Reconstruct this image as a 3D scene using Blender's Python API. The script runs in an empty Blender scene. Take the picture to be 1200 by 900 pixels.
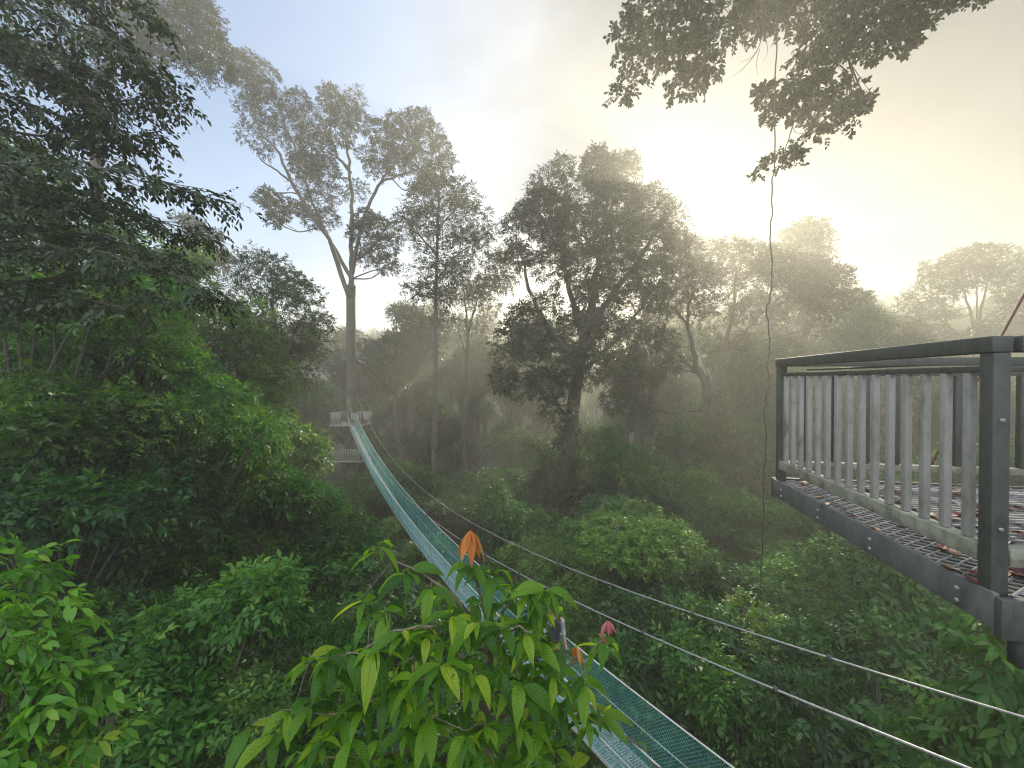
import bpy, math, random
import numpy as np
from mathutils import Vector

PI = math.pi
C = bpy.context.scene.collection
CAMZ = 22.0
FPX = 480.0
HOR = 445.0


def P(px, py, Y):
    """point in the place seen at photo pixel (px,py) when it stands Y metres ahead of the camera"""
    return np.array([(px - 600.0) / FPX * Y, Y, CAMZ + (HOR - py) / FPX * Y])


def sstep(a, b, x):
    t = np.clip((x - a) / (b - a), 0, 1)
    return t * t * (3 - 2 * t)


def ground_h(x, y):
    x = np.asarray(x, float); y = np.asarray(y, float)
    h = 1.0 + 9.0 * sstep(4, 40, -x) * sstep(70, 20, y) + 5.0 * sstep(12, 50, x)
    h = h + 13.0 * sstep(45, 130, y) + 16.0 * sstep(120, 320, y)
    h = h + 0.9 * np.sin(x * .21 + 1.3) * np.cos(y * .17) + .5 * np.sin(x * .47 + y * .39)
    r = np.sqrt(x * x + y * y)
    h = h + 10 * np.sin(x * .011 + 1) * np.cos(y * .009) * sstep(120, 400, r)
    return h


# ------------------------------------------------------------------ mesh helpers
def link(o, parent=None):
    C.objects.link(o)
    if parent is not None:
        o.parent = parent
    return o


def mesh_from(name, V, F, mat, rnd=None, smooth=False):
    me = bpy.data.meshes.new(name)
    V = np.asarray(V, np.float32); F = np.asarray(F, np.int32)
    k = F.shape[1]
    me.vertices.add(len(V)); me.vertices.foreach_set('co', V.ravel())
    me.loops.add(F.size); me.loops.foreach_set('vertex_index', F.ravel())
    me.polygons.add(len(F))
    me.polygons.foreach_set('loop_start', np.arange(0, F.size, k, dtype=np.int32))
    me.polygons.foreach_set('loop_total', np.full(len(F), k, np.int32))
    me.update(calc_edges=True)
    if rnd is not None:
        a = me.attributes.new('rnd', 'FLOAT', 'FACE')
        a.data.foreach_set('value', np.asarray(rnd, np.float32))
    if smooth:
        me.polygons.foreach_set('use_smooth', np.ones(len(F), bool))
    if mat is not None:
        me.materials.append(mat)
    me.validate()
    return me


def leafy_mesh(name, V, F, tone, leafmat, wood, woodmat, smooth=False):
    """a crown: its leaves and the twigs that carry them in ONE mesh"""
    if wood.n:
        WV = np.concatenate(wood.V); WF = np.concatenate(wood.F)
        me = mesh_from(name, np.concatenate([V, WV]), np.concatenate([F, WF + len(V)]), leafmat, np.concatenate([tone, np.zeros(len(WF))]), smooth)
        me.materials.append(woodmat)
        me.polygons.foreach_set('material_index', np.concatenate([np.zeros(len(F), np.int32), np.ones(len(WF), np.int32)]))
        return me
    return mesh_from(name, V, F, leafmat, tone, smooth)


def leafy(name, V, F, tone, leafmat, wood, woodmat, parent, smooth=False):
    return link(bpy.data.objects.new(name, leafy_mesh(name, V, F, tone, leafmat, wood, woodmat, smooth)), parent)


def mobj(name, V, F, mat, parent=None, rnd=None, smooth=False, loc=None):
    V = np.asarray(V, float)
    if loc is not None:
        V = V - np.asarray(loc, float)
    o = bpy.data.objects.new(name, mesh_from(name, V, F, mat, rnd, smooth))
    if loc is not None and parent is None:
        o.location = loc
    return link(o, parent)


def empty(name, loc, label, cat, group=None):
    o = bpy.data.objects.new(name, None)
    o.location = [float(v) for v in loc]
    o.empty_display_size = .2
    link(o)
    return tag(o, label, cat, group)


def tag(o, label, cat, group=None, kind=None):
    if label: o['label'] = label
    if cat: o['category'] = cat
    if group: o['group'] = group
    if kind: o['kind'] = kind
    return o


class MB:
    """collects quads for ONE mesh"""
    def __init__(s):
        s.V = []; s.F = []; s.n = 0; s.R = []

    def add(s, V, F, rnd=None):
        V = np.asarray(V, float); F = np.asarray(F, int)
        s.V.append(V); s.F.append(F + s.n); s.n += len(V)
        s.R.append(np.zeros(len(F)) if rnd is None else np.asarray(rnd, float))
        return s

    def obox(s, c, ax, ay, az):
        """box: centre and three half-extent vectors"""
        c = np.asarray(c, float); ax = np.asarray(ax, float); ay = np.asarray(ay, float); az = np.asarray(az, float)
        v = [c + i * ax + j * ay + k * az for k in (-1, 1) for j in (-1, 1) for i in (-1, 1)]
        f = [(0, 2, 3, 1), (4, 5, 7, 6), (0, 1, 5, 4), (2, 6, 7, 3), (0, 4, 6, 2), (1, 3, 7, 5)]
        return s.add(v, f)

    def box(s, x0, x1, y0, y1, z0, z1):
        return s.obox(((x0 + x1) / 2, (y0 + y1) / 2, (z0 + z1) / 2), ((x1 - x0) / 2, 0, 0), (0, (y1 - y0) / 2, 0), (0, 0, (z1 - z0) / 2))

    def tube(s, pts, rad, n=7, jit=0.0, rng=None):
        pts = np.asarray(pts, float); m = len(pts)
        rad = np.broadcast_to(np.asarray(rad, float), (m,))
        T = np.gradient(pts, axis=0); T /= np.linalg.norm(T, axis=1)[:, None] + 1e-9
        ref = np.array([0, 0, 1.0]) if abs(T[0, 2]) < .9 else np.array([1.0, 0, 0])
        a = np.cross(T[0], ref); a /= np.linalg.norm(a)
        V = []
        for i in range(m):
            a = a - T[i] * a.dot(T[i]); a /= np.linalg.norm(a) + 1e-9
            b = np.cross(T[i], a)
            th = np.arange(n) * 2 * PI / n
            rr = rad[i] * (1 + (rng.uniform(-jit, jit, n) if jit else 0))
            V.append(pts[i] + (np.cos(th) * rr)[:, None] * a + (np.sin(th) * rr)[:, None] * b)
        F = [(i * n + j, i * n + (j + 1) % n, (i + 1) * n + (j + 1) % n, (i + 1) * n + j) for i in range(m - 1) for j in range(n)]
        return s.add(np.concatenate(V), F)

    def sticks(s, A, B, r0, r1, n=3):
        """many straight thin prisms"""
        A = np.asarray(A, float); B = np.asarray(B, float); N = len(A)
        if N == 0: return s
        T = B - A; T /= np.linalg.norm(T, axis=1)[:, None] + 1e-9
        ref = np.where(np.abs(T[:, 2:3]) < .9, np.array([[0, 0, 1.0]]), np.array([[1.0, 0, 0]]))
        a = np.cross(T, ref); a /= np.linalg.norm(a, axis=1)[:, None]
        b = np.cross(T, a)
        r0 = np.broadcast_to(r0, (N,))[:, None]; r1 = np.broadcast_to(r1, (N,))[:, None]
        rings = []
        for (Q, r) in ((A, r0), (B, r1)):
            for j in range(n):
                th = j * 2 * PI / n
                rings.append(Q + r * (math.cos(th) * a + math.sin(th) * b))
        V = np.stack(rings, 1).reshape(-1, 3)
        f = np.array([(j, (j + 1) % n, n + (j + 1) % n, n + j) for j in range(n)])
        F = (np.arange(N)[:, None, None] * 2 * n + f[None]).reshape(-1, 4)
        return s.add(V, F)

    def build(s, name, mat, parent=None, rnd=False, smooth=False, loc=None):
        return mobj(name, np.concatenate(s.V), np.concatenate(s.F), mat, parent, np.concatenate(s.R) if rnd else None, smooth, loc)


def smooth_line(pts, k=5):
    """Catmull-Rom through points"""
    pts = np.asarray(pts, float)
    if len(pts) < 3:
        t = np.linspace(0, 1, k + 1)[:, None]
        return pts[0] * (1 - t) + pts[1] * t
    Q = np.vstack([2 * pts[0] - pts[1], pts, 2 * pts[-1] - pts[-2]])
    out = []
    for i in range(1, len(Q) - 2):
        p0, p1, p2, p3 = Q[i - 1], Q[i], Q[i + 1], Q[i + 2]
        for t in np.arange(k) / k:
            out.append(.5 * ((2 * p1) + (-p0 + p2) * t + (2 * p0 - 5 * p1 + 4 * p2 - p3) * t * t + (-p0 + 3 * p1 - 3 * p2 + p3) * t ** 3))
    out.append(pts[-1])
    return np.array(out)


def unit(a):
    return a / (np.linalg.norm(a, axis=-1, keepdims=True) + 1e-9)


# ------------------------------------------------------------------ materials
def new_mat(name):
    m = bpy.data.materials.new(name); m.use_nodes = True
    nt = m.node_tree; nt.nodes.clear()
    out = nt.nodes.new('ShaderNodeOutputMaterial')
    return m, nt, out


def ramp(nt, stops, fac):
    r = nt.nodes.new('ShaderNodeValToRGB')
    els = r.color_ramp.elements
    while len(els) < len(stops): els.new(.5)
    for e, (p, c) in zip(els, stops):
        e.position = p; e.color = (*c, 1)
    nt.links.new(fac, r.inputs[0])
    return r.outputs[0]


def leaf_mat(name, stops, trans=.3, tcol=(2.0, 2.1, .4), rough=.5, vary=.18, spec=.3):
    m, nt, out = new_mat(name)
    at = nt.nodes.new('ShaderNodeAttribute'); at.attribute_name = 'rnd'
    col = ramp(nt, stops, at.outputs['Fac'])
    oi = nt.nodes.new('ShaderNodeObjectInfo')
    hsv = nt.nodes.new('ShaderNodeHueSaturation')
    mr = nt.nodes.new('ShaderNodeMapRange'); mr.inputs[3].default_value = 1 - vary; mr.inputs[4].default_value = 1 + vary
    nt.links.new(oi.outputs['Random'], mr.inputs[0]); nt.links.new(mr.outputs[0], hsv.inputs['Value'])
    wn = nt.nodes.new('ShaderNodeTexWhiteNoise'); wn.noise_dimensions = '1D'; nt.links.new(oi.outputs['Random'], wn.inputs['W'])
    mh = nt.nodes.new('ShaderNodeMapRange'); mh.inputs[3].default_value = .5 - .03 * vary / .25; mh.inputs[4].default_value = .5 + .022 * vary / .25
    nt.links.new(wn.outputs['Value'], mh.inputs[0]); nt.links.new(mh.outputs[0], hsv.inputs['Hue'])
    nt.links.new(col, hsv.inputs['Color'])
    b = nt.nodes.new('ShaderNodeBsdfPrincipled')
    b.inputs['Roughness'].default_value = rough
    b.inputs['Specular IOR Level'].default_value = spec
    nt.links.new(hsv.outputs[0], b.inputs['Base Color'])
    t = nt.nodes.new('ShaderNodeBsdfTranslucent')
    mul = nt.nodes.new('ShaderNodeMix'); mul.data_type = 'RGBA'; mul.blend_type = 'MULTIPLY'; mul.inputs[0].default_value = 1
    nt.links.new(hsv.outputs[0], mul.inputs[6]); mul.inputs[7].default_value = (*tcol, 1)
    nt.links.new(mul.outputs[2], t.inputs[0])
    mx = nt.nodes.new('ShaderNodeMixShader'); mx.inputs[0].default_value = trans
    nt.links.new(b.outputs[0], mx.inputs[1]); nt.links.new(t.outputs[0], mx.inputs[2])
    nt.links.new(mx.outputs[0], out.inputs[0])
    return m


def rough_mat(name, stops, scale=6, stretch=(1, 1, 1), rough=.8, bump=.4, bscale=None, metallic=0.0, detail=6, coord='Object', spec=.4, bdist=.02):
    m, nt, out = new_mat(name)
    tc = nt.nodes.new('ShaderNodeTexCoord')
    mp = nt.nodes.new('ShaderNodeMapping'); mp.inputs['Scale'].default_value = stretch
    nt.links.new(tc.outputs[coord], mp.inputs[0])
    nz = nt.nodes.new('ShaderNodeTexNoise'); nz.inputs['Scale'].default_value = scale; nz.inputs['Detail'].default_value = detail
    nz.inputs['Roughness'].default_value = .65
    nt.links.new(mp.outputs[0], nz.inputs['Vector'])
    col = ramp(nt, stops, nz.outputs[0])
    b = nt.nodes.new('ShaderNodeBsdfPrincipled')
    b.inputs['Roughness'].default_value = rough; b.inputs['Metallic'].default_value = metallic
    b.inputs['Specular IOR Level'].default_value = spec
    nt.links.new(col, b.inputs['Base Color'])
    n2 = nt.nodes.new('ShaderNodeTexNoise'); n2.inputs['Scale'].default_value = bscale or scale * 4; n2.inputs['Detail'].default_value = 5
    nt.links.new(mp.outputs[0], n2.inputs['Vector'])
    bp = nt.nodes.new('ShaderNodeBump'); bp.inputs['Strength'].default_value = bump; bp.inputs['Distance'].default_value = bdist
    nt.links.new(n2.outputs[0], bp.inputs['Height']); nt.links.new(bp.outputs[0], b.inputs['Normal'])
    nt.links.new(b.outputs[0], out.inputs[0])
    return m


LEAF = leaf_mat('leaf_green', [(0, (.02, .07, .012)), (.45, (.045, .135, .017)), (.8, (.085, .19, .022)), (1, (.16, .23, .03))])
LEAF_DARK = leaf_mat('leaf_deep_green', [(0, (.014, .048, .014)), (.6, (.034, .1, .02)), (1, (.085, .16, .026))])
LEAF_LIGHT = leaf_mat('leaf_light_green', [(0, (.026, .085, .014)), (.5, (.055, .145, .02)), (1, (.13, .22, .03))], trans=.36)
LEAF_GREY = leaf_mat('leaf_olive', [(0, (.018, .026, .006)), (.6, (.034, .044, .009)), (1, (.072, .078, .018))], trans=.2, tcol=(1.5, 1.5, .45))
LEAF_BRONZE = leaf_mat('leaf_bronze_green', [(0, (.018, .032, .01)), (.6, (.035, .06, .013)), (.9, (.07, .08, .016)), (1, (.11, .09, .025))], trans=.16)
LEAF_BIG = leaf_mat('leaf_broad_glossy', [(0, (.035, .11, .012)), (.35, (.075, .2, .015)), (.7, (.16, .31, .02)), (1, (.3, .4, .03))], trans=.62, tcol=(2.4, 2.1, .35), rough=.34, vary=.0)
LEAF_SUN = leaf_mat('leaf_fresh_green', [(0, (.04, .13, .016)), (.45, (.09, .24, .022)), (.8, (.14, .31, .028)), (1, (.26, .36, .04))], trans=.45, rough=.4, vary=0)
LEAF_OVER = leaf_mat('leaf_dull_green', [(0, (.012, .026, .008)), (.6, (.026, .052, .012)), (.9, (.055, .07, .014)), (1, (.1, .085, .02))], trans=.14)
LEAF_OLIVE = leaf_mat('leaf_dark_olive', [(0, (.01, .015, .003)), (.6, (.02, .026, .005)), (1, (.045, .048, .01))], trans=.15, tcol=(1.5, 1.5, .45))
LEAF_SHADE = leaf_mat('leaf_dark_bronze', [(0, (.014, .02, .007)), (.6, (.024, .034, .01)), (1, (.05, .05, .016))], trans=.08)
STEEL_MOSS = rough_mat('mossy_steel', [(.3, (.06, .065, .035)), (.45, (.17, .175, .12)), (.6, (.26, .26, .2)), (.75, (.3, .3, .27))], 9, rough=.7, bump=.5, bscale=50, bdist=.005)
STEEL_MID = rough_mat('stained_grey_steel', [(.3, (.04, .045, .036)), (.45, (.085, .093, .083)), (.6, (.118, .124, .114)), (.68, (.08, .086, .074)), (.8, (.2, .2, .185))], 6, (1, 1, .6), rough=.6, bump=.4, bscale=60, bdist=.005)


def veined(m):
    nt = m.node_tree; L = nt.links.new
    uv = nt.nodes.new('ShaderNodeUVMap'); sep = nt.nodes.new('ShaderNodeSeparateXYZ'); L(uv.outputs[0], sep.inputs[0])

    def mt(op, x, y=None):
        n = nt.nodes.new('ShaderNodeMath'); n.operation = op
        for i, v in enumerate((x, y)):
            if v is None: continue
            if isinstance(v, (int, float)): n.inputs[i].default_value = v
            else: L(v, n.inputs[i])
        return n.outputs[0]
    au = mt('ABSOLUTE', mt('SUBTRACT', sep.outputs[0], .5))
    wave = mt('SINE', mt('MULTIPLY', mt('SUBTRACT', sep.outputs[1], mt('MULTIPLY', au, .35)), 75.0))
    rib = mt('LESS_THAN', au, .03)
    h = mt('ADD', mt('MULTIPLY', wave, .5), mt('MULTIPLY', rib, -1.5))
    bp = nt.nodes.new('ShaderNodeBump'); bp.inputs['Strength'].default_value = .6; bp.inputs['Distance'].default_value = .004; L(h, bp.inputs['Height'])
    tc = nt.nodes.new('ShaderNodeTexCoord'); nz = nt.nodes.new('ShaderNodeTexNoise'); nz.inputs['Scale'].default_value = 14; nz.inputs['Detail'].default_value = 6; L(tc.outputs['Object'], nz.inputs['Vector'])
    spot = nt.nodes.new('ShaderNodeMapRange'); spot.inputs[1].default_value = .66; spot.inputs[2].default_value = .72; L(nz.outputs[0], spot.inputs[0])
    for n in list(nt.nodes):
        if n.bl_idname in ('ShaderNodeBsdfPrincipled', 'ShaderNodeBsdfTranslucent'):
            L(bp.outputs[0], n.inputs['Normal'])
            ci = n.inputs[0]; src = ci.links[0].from_socket
            m1 = nt.nodes.new('ShaderNodeMix'); m1.data_type = 'RGBA'; L(mt('MULTIPLY', rib, .6), m1.inputs[0]); L(src, m1.inputs[6]); m1.inputs[7].default_value = (.2, .24, .06, 1)
            m2 = nt.nodes.new('ShaderNodeMix'); m2.data_type = 'RGBA'; L(mt('MULTIPLY', spot.outputs[0], .75), m2.inputs[0]); L(m1.outputs[2], m2.inputs[6]); m2.inputs[7].default_value = (.09, .06, .015, 1)
            L(m2.outputs[2], ci)


veined(LEAF_BIG)
LEAF_ORANGE = leaf_mat('leaf_young_orange', [(0, (.32, .1, .025)), (.5, (.5, .17, .03)), (1, (.62, .28, .06))], trans=.5, tcol=(1.1, 1.0, .7), vary=0)
LEAF_PINK = leaf_mat('leaf_young_pink', [(0, (.42, .1, .12)), (1, (.55, .2, .2))], trans=.45, tcol=(1.1, .9, .9), vary=0)
LEAF_DEAD = leaf_mat('leaf_fallen', [(0, (.05, .02, .014)), (.5, (.1, .036, .024)), (1, (.17, .08, .05))], trans=.1, tcol=(1, .9, .8), rough=.6, vary=.35)
BARK = rough_mat('bark_brown', [(.3, (.045, .038, .028)), (.6, (.09, .078, .058)), (.75, (.13, .125, .1))], 5, (1, 1, .25), bump=.8)
BARK_DARK = rough_mat('bark_dark', [(.3, (.018, .017, .011)), (.55, (.04, .037, .026)), (.75, (.055, .065, .03))], 4, (1, 1, .3), bump=.8)
BARK_PALE = rough_mat('bark_pale', [(.3, (.06, .05, .036)), (.5, (.115, .095, .073)), (.62, (.085, .072, .055)), (.78, (.16, .142, .115))], 4, (1, 1, .2), bump=.7)
TWIG = rough_mat('twig_bark', [(.3, (.08, .065, .04)), (.7, (.16, .14, .09))], 20, bump=.3)
SOIL = rough_mat('forest_soil', [(.3, (.02, .017, .01)), (.55, (.04, .035, .018)), (.75, (.035, .05, .018))], 1.5, bump=1, bdist=.2)
STEEL = rough_mat('weathered_grey_steel', [(.3, (.075, .085, .06)), (.4, (.22, .22, .185)), (.55, (.3, .295, .265)), (.66, (.25, .25, .215)), (.8, (.38, .37, .33))], 7, (1, 1, .45), rough=.6, bump=.4, bscale=60, metallic=.0, bdist=.005)
STEEL_DARK = rough_mat('dark_grey_steel', [(.3, (.028, .034, .025)), (.5, (.06, .066, .056)), (.62, (.042, .048, .038)), (.75, (.1, .105, .09))], 9, (1, 1, .5), rough=.6, bump=.4, bscale=70, metallic=.0, bdist=.004)
GRATING = rough_mat('galvanised_grating', [(.3, (.08, .076, .068)), (.6, (.2, .2, .19)), (.8, (.28, .28, .27))], 12, rough=.75, bump=.2, metallic=.0, bdist=.003)
CABLE = rough_mat('steel_cable', [(.3, (.22, .22, .21)), (.6, (.4, .4, .385))], 40, rough=.4, bump=.5, bscale=250, metallic=.4, bdist=.003)
NETM = rough_mat('teal_netting', [(.3, (.05, .27, .22)), (.6, (.1, .4, .35)), (.8, (.2, .52, .48))], 2, rough=.6, bump=0)
ROPEM = rough_mat('pale_rope', [(.3, (.35, .36, .3)), (.7, (.55, .56, .5))], 30, rough=.7, bump=.3)
ALUM = rough_mat('aluminium_deck', [(.3, (.32, .33, .33)), (.6, (.5, .51, .5)), (.8, (.6, .6, .6))], 5, rough=.45, bump=.1, metallic=.3)
WOODP = rough_mat('weathered_plank', [(.3, (.15, .138, .12)), (.6, (.27, .25, .22)), (.8, (.35, .33, .3))], 6, (1, 1, 1), rough=.8, bump=.4)
VINEM = rough_mat('vine_bark', [(.3, (.05, .04, .03)), (.7, (.11, .09, .065))], 12, bump=.4)
RUSTRED = rough_mat('rusty_red_rod', [(.3, (.06, .02, .016)), (.7, (.14, .05, .035))], 30, rough=.6, bump=.2, metallic=.3)
SKIN = rough_mat('skin', [(.3, (.3, .17, .11)), (.7, (.38, .23, .16))], 8, rough=.55, bump=.05)
SHIRT = rough_mat('dark_shirt', [(.3, (.02, .02, .024)), (.7, (.035, .035, .04))], 20, rough=.85, bump=.2)
SLEEVE = rough_mat('grey_sleeve', [(.3, (.25, .25, .26)), (.7, (.36, .36, .37))], 20, rough=.85, bump=.2)
TROUS = rough_mat('grey_trousers', [(.3, (.03, .03, .034)), (.7, (.05, .05, .055))], 20, rough=.85, bump=.2)
HAIRM = rough_mat('dark_hair', [(.3, (.008, .007, .006)), (.7, (.02, .016, .013))], 30, rough=.5, bump=.4)
BLUE = rough_mat('blue_cloth', [(.3, (.03, .08, .5)), (.7, (.05, .12, .65))], 20, rough=.6, bump=.1)


# ------------------------------------------------------------------ foliage
CL_SCALE = np.zeros(0); CL_TONE = np.zeros(0)


def rand_dirs(rng, n, down_cut=.5):
    u = unit(rng.normal(size=(n, 3)))
    flip = (u[:, 2] < -.25) & (rng.random(n) < down_cut)
    u[flip, 2] *= -1
    return u


def clump_twigs(rng, cen, rad, dens, lo=.5, cut=.5):
    """twig starts on and inside lumpy shells"""
    O = []; U = []; LS = []; TS = []
    for c, r in zip(np.asarray(cen, float), np.asarray(rad, float)):
        r = np.broadcast_to(r, (3,))
        n = max(6, int(dens * 4 * PI * (r.prod() ** (2 / 3))))
        u = rand_dirs(rng, n, cut)
        ph = rng.uniform(0, 6.28, 6); k = rng.uniform(2.2, 4.5, 6)
        lump = 1 + .16 * (np.sin(u[:, 0] * k[0] + ph[0]) * np.sin(u[:, 1] * k[1] + ph[1]) + np.sin(u[:, 2] * k[2] + ph[2]) * np.sin(u[:, 0] * k[3] + ph[3]))
        q = (lo + (1 - lo) * rng.random(n) ** .55) * lump
        O.append(c + u * r * q[:, None]); U.append(u)
        LS.append(np.full(n, rng.uniform(.72, 1.35))); TS.append(np.full(n, rng.normal(0, .13)))
    global CL_SCALE, CL_TONE
    CL_SCALE = np.concatenate(LS); CL_TONE = np.concatenate(TS)
    return np.concatenate(O), np.concatenate(U)


def twig_leaves(rng, O, U, m, Lt, leafL, droop=.25, flat=.9, jit=.45, bend=.15, by_clump=True):
    """pinnate twigs: leaves alternate along both sides of each twig"""
    N = len(O)
    a = unit(U * .8 + rng.normal(size=(N, 3)) * .45 + np.array([0, 0, -droop]))
    n = np.array([0, 0, flat]) + U * .45 + rng.normal(size=(N, 3)) * .3
    n = unit(n - a * (n * a).sum(1, keepdims=True))
    s = np.cross(a, n)
    L = Lt * rng.uniform(.6, 1.3, N)
    k = np.arange(m)
    f = (k + .6) / m
    sg = np.where(k % 2 == 0, 1., -1.)
    base = O[:, None] + a[:, None] * (L[:, None] * f[None])[..., None] + np.array([0, 0, -1.]) * (bend * L[:, None] * f[None] ** 2)[..., None]
    last = (k == m - 1).astype(float)
    d = a[:, None] * (.55 + .8 * last)[None, :, None] + s[:, None] * (sg * (1 - last) * .85)[None, :, None] + rng.normal(size=(N, m, 3)) * jit * .6
    d = unit(d + np.array([0, 0, -droop]))
    nn = n[:, None] + rng.normal(size=(N, m, 3)) * jit
    nn = unit(nn - d * (nn * d).sum(-1, keepdims=True))
    l = leafL * rng.uniform(.65, 1.2, (N, m)) * (1 - .25 * np.abs(f - .5))[None]
    tone = np.clip(rng.normal(.45, .16, N)[:, None] + rng.normal(0, .14, (N, m)) + .12 * (f - .5)[None], 0, 1)
    if by_clump and len(CL_SCALE) == N:
        l = l * CL_SCALE[:, None]; tone = np.clip(tone + CL_TONE[:, None], 0, 1)
    tipd = base[:, -1]
    return base.reshape(-1, 3), d.reshape(-1, 3), nn.reshape(-1, 3), l.ravel(), tone.ravel(), (O, tipd)


def leaf_quads(o, d, n, L, wr=.42, fold=.18):
    s = np.cross(d, n); L = L[:, None]
    mid = o + d * L * .45
    w = L * wr * .5
    V = np.stack([o, mid + s * w + n * w * fold * 2, o + d * L - n * L * .08, mid - s * w + n * w * fold * 2], 1).reshape(-1, 3)
    F = np.arange(len(o) * 4).reshape(-1, 4)
    return V, F


def leaf_broad(o, d, n, L, wr=.34, droop=.3, fold=.22):
    """eight-point leaf: folded on its midrib and bent towards the ground"""
    s = np.cross(d, n); L = L[:, None]
    droop = np.broadcast_to(np.asarray(droop, float).reshape(-1, 1), L.shape)

    def mp(t):
        return o + d * L * t + np.array([0, 0, -1.]) * L * droop * t * t
    w1 = L * wr * .42; w2 = L * wr * .46
    b, m1, m2, tip = mp(0), mp(.3), mp(.66), mp(1.0)
    V = np.stack([b, m1, m2, tip, m1 - s * w1 + n * w1 * fold, m2 - s * w2 * .95 + n * w2 * fold, m1 + s * w1 + n * w1 * fold, m2 + s * w2 * .95 + n * w2 * fold], 1).reshape(-1, 3)
    f = np.array([(0, 6, 1, 4), (1, 6, 7, 2), (4, 1, 2, 5), (2, 7, 3, 5)])
    F = (np.arange(len(o))[:, None, None] * 8 + f[None]).reshape(-1, 4)
    return V, F


def foliage(rng, cen, rad, dens, m, Lt, leafL, lo=.5, broad=False, wr=.42, cut=.5, **kw):
    O, U = clump_twigs(rng, cen, rad, dens, lo, cut)
    o, d, n, l, tone, tw = twig_leaves(rng, O, U, m, Lt, leafL, **kw)
    if broad:
        V, F = leaf_broad(o, d, n, l, wr=wr)
        return V, F, np.repeat(tone, 4), tw
    V, F = leaf_quads(o, d, n, l, wr=wr)
    return V, F, tone, tw


def nearest(pts, c):
    return int(np.argmin(((pts - c) ** 2).sum(1)))


def hero_tree(name, label, trunk, limbs, clumps, leafL=.3, dens=3.0, m=7, Lt=.55, mat=LEAF_GREY, bark=BARK, r0=.5, group=None, seed=1, lo=.45, wr=.45, hang=False, flat=1.0, droop=.2, cat='tree'):
    """trunk: [(p, r)...]; limbs: list of ([points], r0, r1); clumps: list of (centre, radius)"""
    rng = np.random.default_rng(seed)
    tp = np.array([t[0] for t in trunk], float); tr = np.array([t[1] for t in trunk], float)
    base = tp[0].copy(); root = empty(name, base, label, cat, group)
    line = smooth_line(tp, 5); rr = np.interp(np.linspace(0, len(tp) - 1, len(line)), np.arange(len(tp)), tr)
    mb = MB(); mb.tube(line - base, rr, 12, .05, rng)
    mb.build('trunk', bark, root, smooth=True)
    net = [line]; netr = [rr]
    for pts, a, b in limbs:
        pts = np.asarray(pts, float)
        l = smooth_line(pts, 5)
        wob = rng.normal(size=l.shape) * a * .25; wob[0] = 0; l = l + wob
        r = np.linspace(a, b, len(l))
        lm = MB(); lm.tube(l - base, r, 8, .06, rng); lm.build('limb', bark, root, smooth=True)
        net.append(l); netr.append(r)
    net = np.concatenate(net); netr = np.concatenate(netr)
    cen = np.array([c for c, r in clumps], float); rad = np.array([np.broadcast_to(r, (3,)) for c, r in clumps], float)
    cm = MB(); bm_ = MB()
    for c, r in zip(cen, rad):
        # join each clump to the closest lower wood
        dd = ((net - c) ** 2).sum(1) + np.where((net[:, 2] < c[2] - .1) if hang else (net[:, 2] > c[2] + .3 * r[2]), 30, 0)
        i = int(np.argmin(dd)); s = net[i]
        mid = (s + c) / 2 + rng.normal(size=3) * .12 * np.linalg.norm(c - s) + np.array([0, 0, (.04 if hang else -.08) * np.linalg.norm(c - s)])
        l = smooth_line([s, mid, c], 4)
        ra = min(netr[i] * .6, .02 + .035 * r.mean() + .008 * np.linalg.norm(c - s))
        bm_.tube(l - base, np.linspace(ra, ra * .4, len(l)), 5)
        k = max(4, int(5 + r.mean() * 4))
        e = c + rand_dirs(rng, k, .3) * r * rng.uniform(.5, .95, (k, 1))
        st = l[rng.integers(len(l) // 2, len(l), k)]
        bm_.sticks(st - base, e - base, ra * .42, ra * .12, 4)
    V, F, tone, tw = foliage(rng, cen, rad, dens, m, Lt, leafL, lo, wr=wr, flat=flat, droop=droop)
    leafy('crown', V - base, F, tone, mat, bm_, bark, root)
    return root


# ------------------------------------------------------------------ prototype crowns for the forest
def crown_mesh(name, seed, mat, R=4.0, lobes=15, leafL=.22, dens=6.0, m=7, Lt=.45, shape='round', wr=.45, lobe=(.3, .46)):
    rng = np.random.default_rng(seed)
    cen = []; rad = []
    for i in range(lobes):
        th = i * 2.39996 + rng.uniform(-.3, .3)
        if shape == 'round':
            z = -.85 + 1.7 * ((i * .618034) % 1.0); q = math.sqrt(max(.04, 1 - z * z)) * rng.uniform(.5, 1.12) * (1 if i % 5 else .3); z += rng.uniform(-.16, .16)
        elif shape == 'umbrella':
            z = rng.uniform(-.08, .28); q = math.sqrt((i + .5) / lobes) * .85; z -= q * .22
        else:  # column
            z = -1.1 + 2.2 * i / lobes; q = rng.uniform(.2, .5) * (1 - .25 * z)
        cen.append((math.cos(th) * q * R, math.sin(th) * q * R, z * R * .85))
        r = R * rng.uniform(lobe[0] * .72, lobe[1] * 1.12)
        rad.append((r, r, r * (.5 if shape == 'umbrella' else .62)))
    V, F, tone, tw = foliage(rng, cen, rad, dens, m, Lt, leafL, .62, wr=wr, cut=.8, flat=1.3)
    bm_ = MB()
    low = np.array([0, 0, -R * (1.0 if shape != 'umbrella' else .75)])
    for c, r in zip(np.array(cen), rad):
        mid = (low + c) / 2 + rng.normal(size=3) * .06 * R
        bm_.tube(smooth_line([low, mid, c], 3), np.linspace(.1, .03, 7), 5)
        e = c + rand_dirs(rng, 7, .3) * np.array(r) * .85
        bm_.sticks(np.repeat(c[None], 7, 0), e, .028, .008, 3)
    return leafy_mesh(name, V, F, tone, mat, bm_, BARK)


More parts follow.
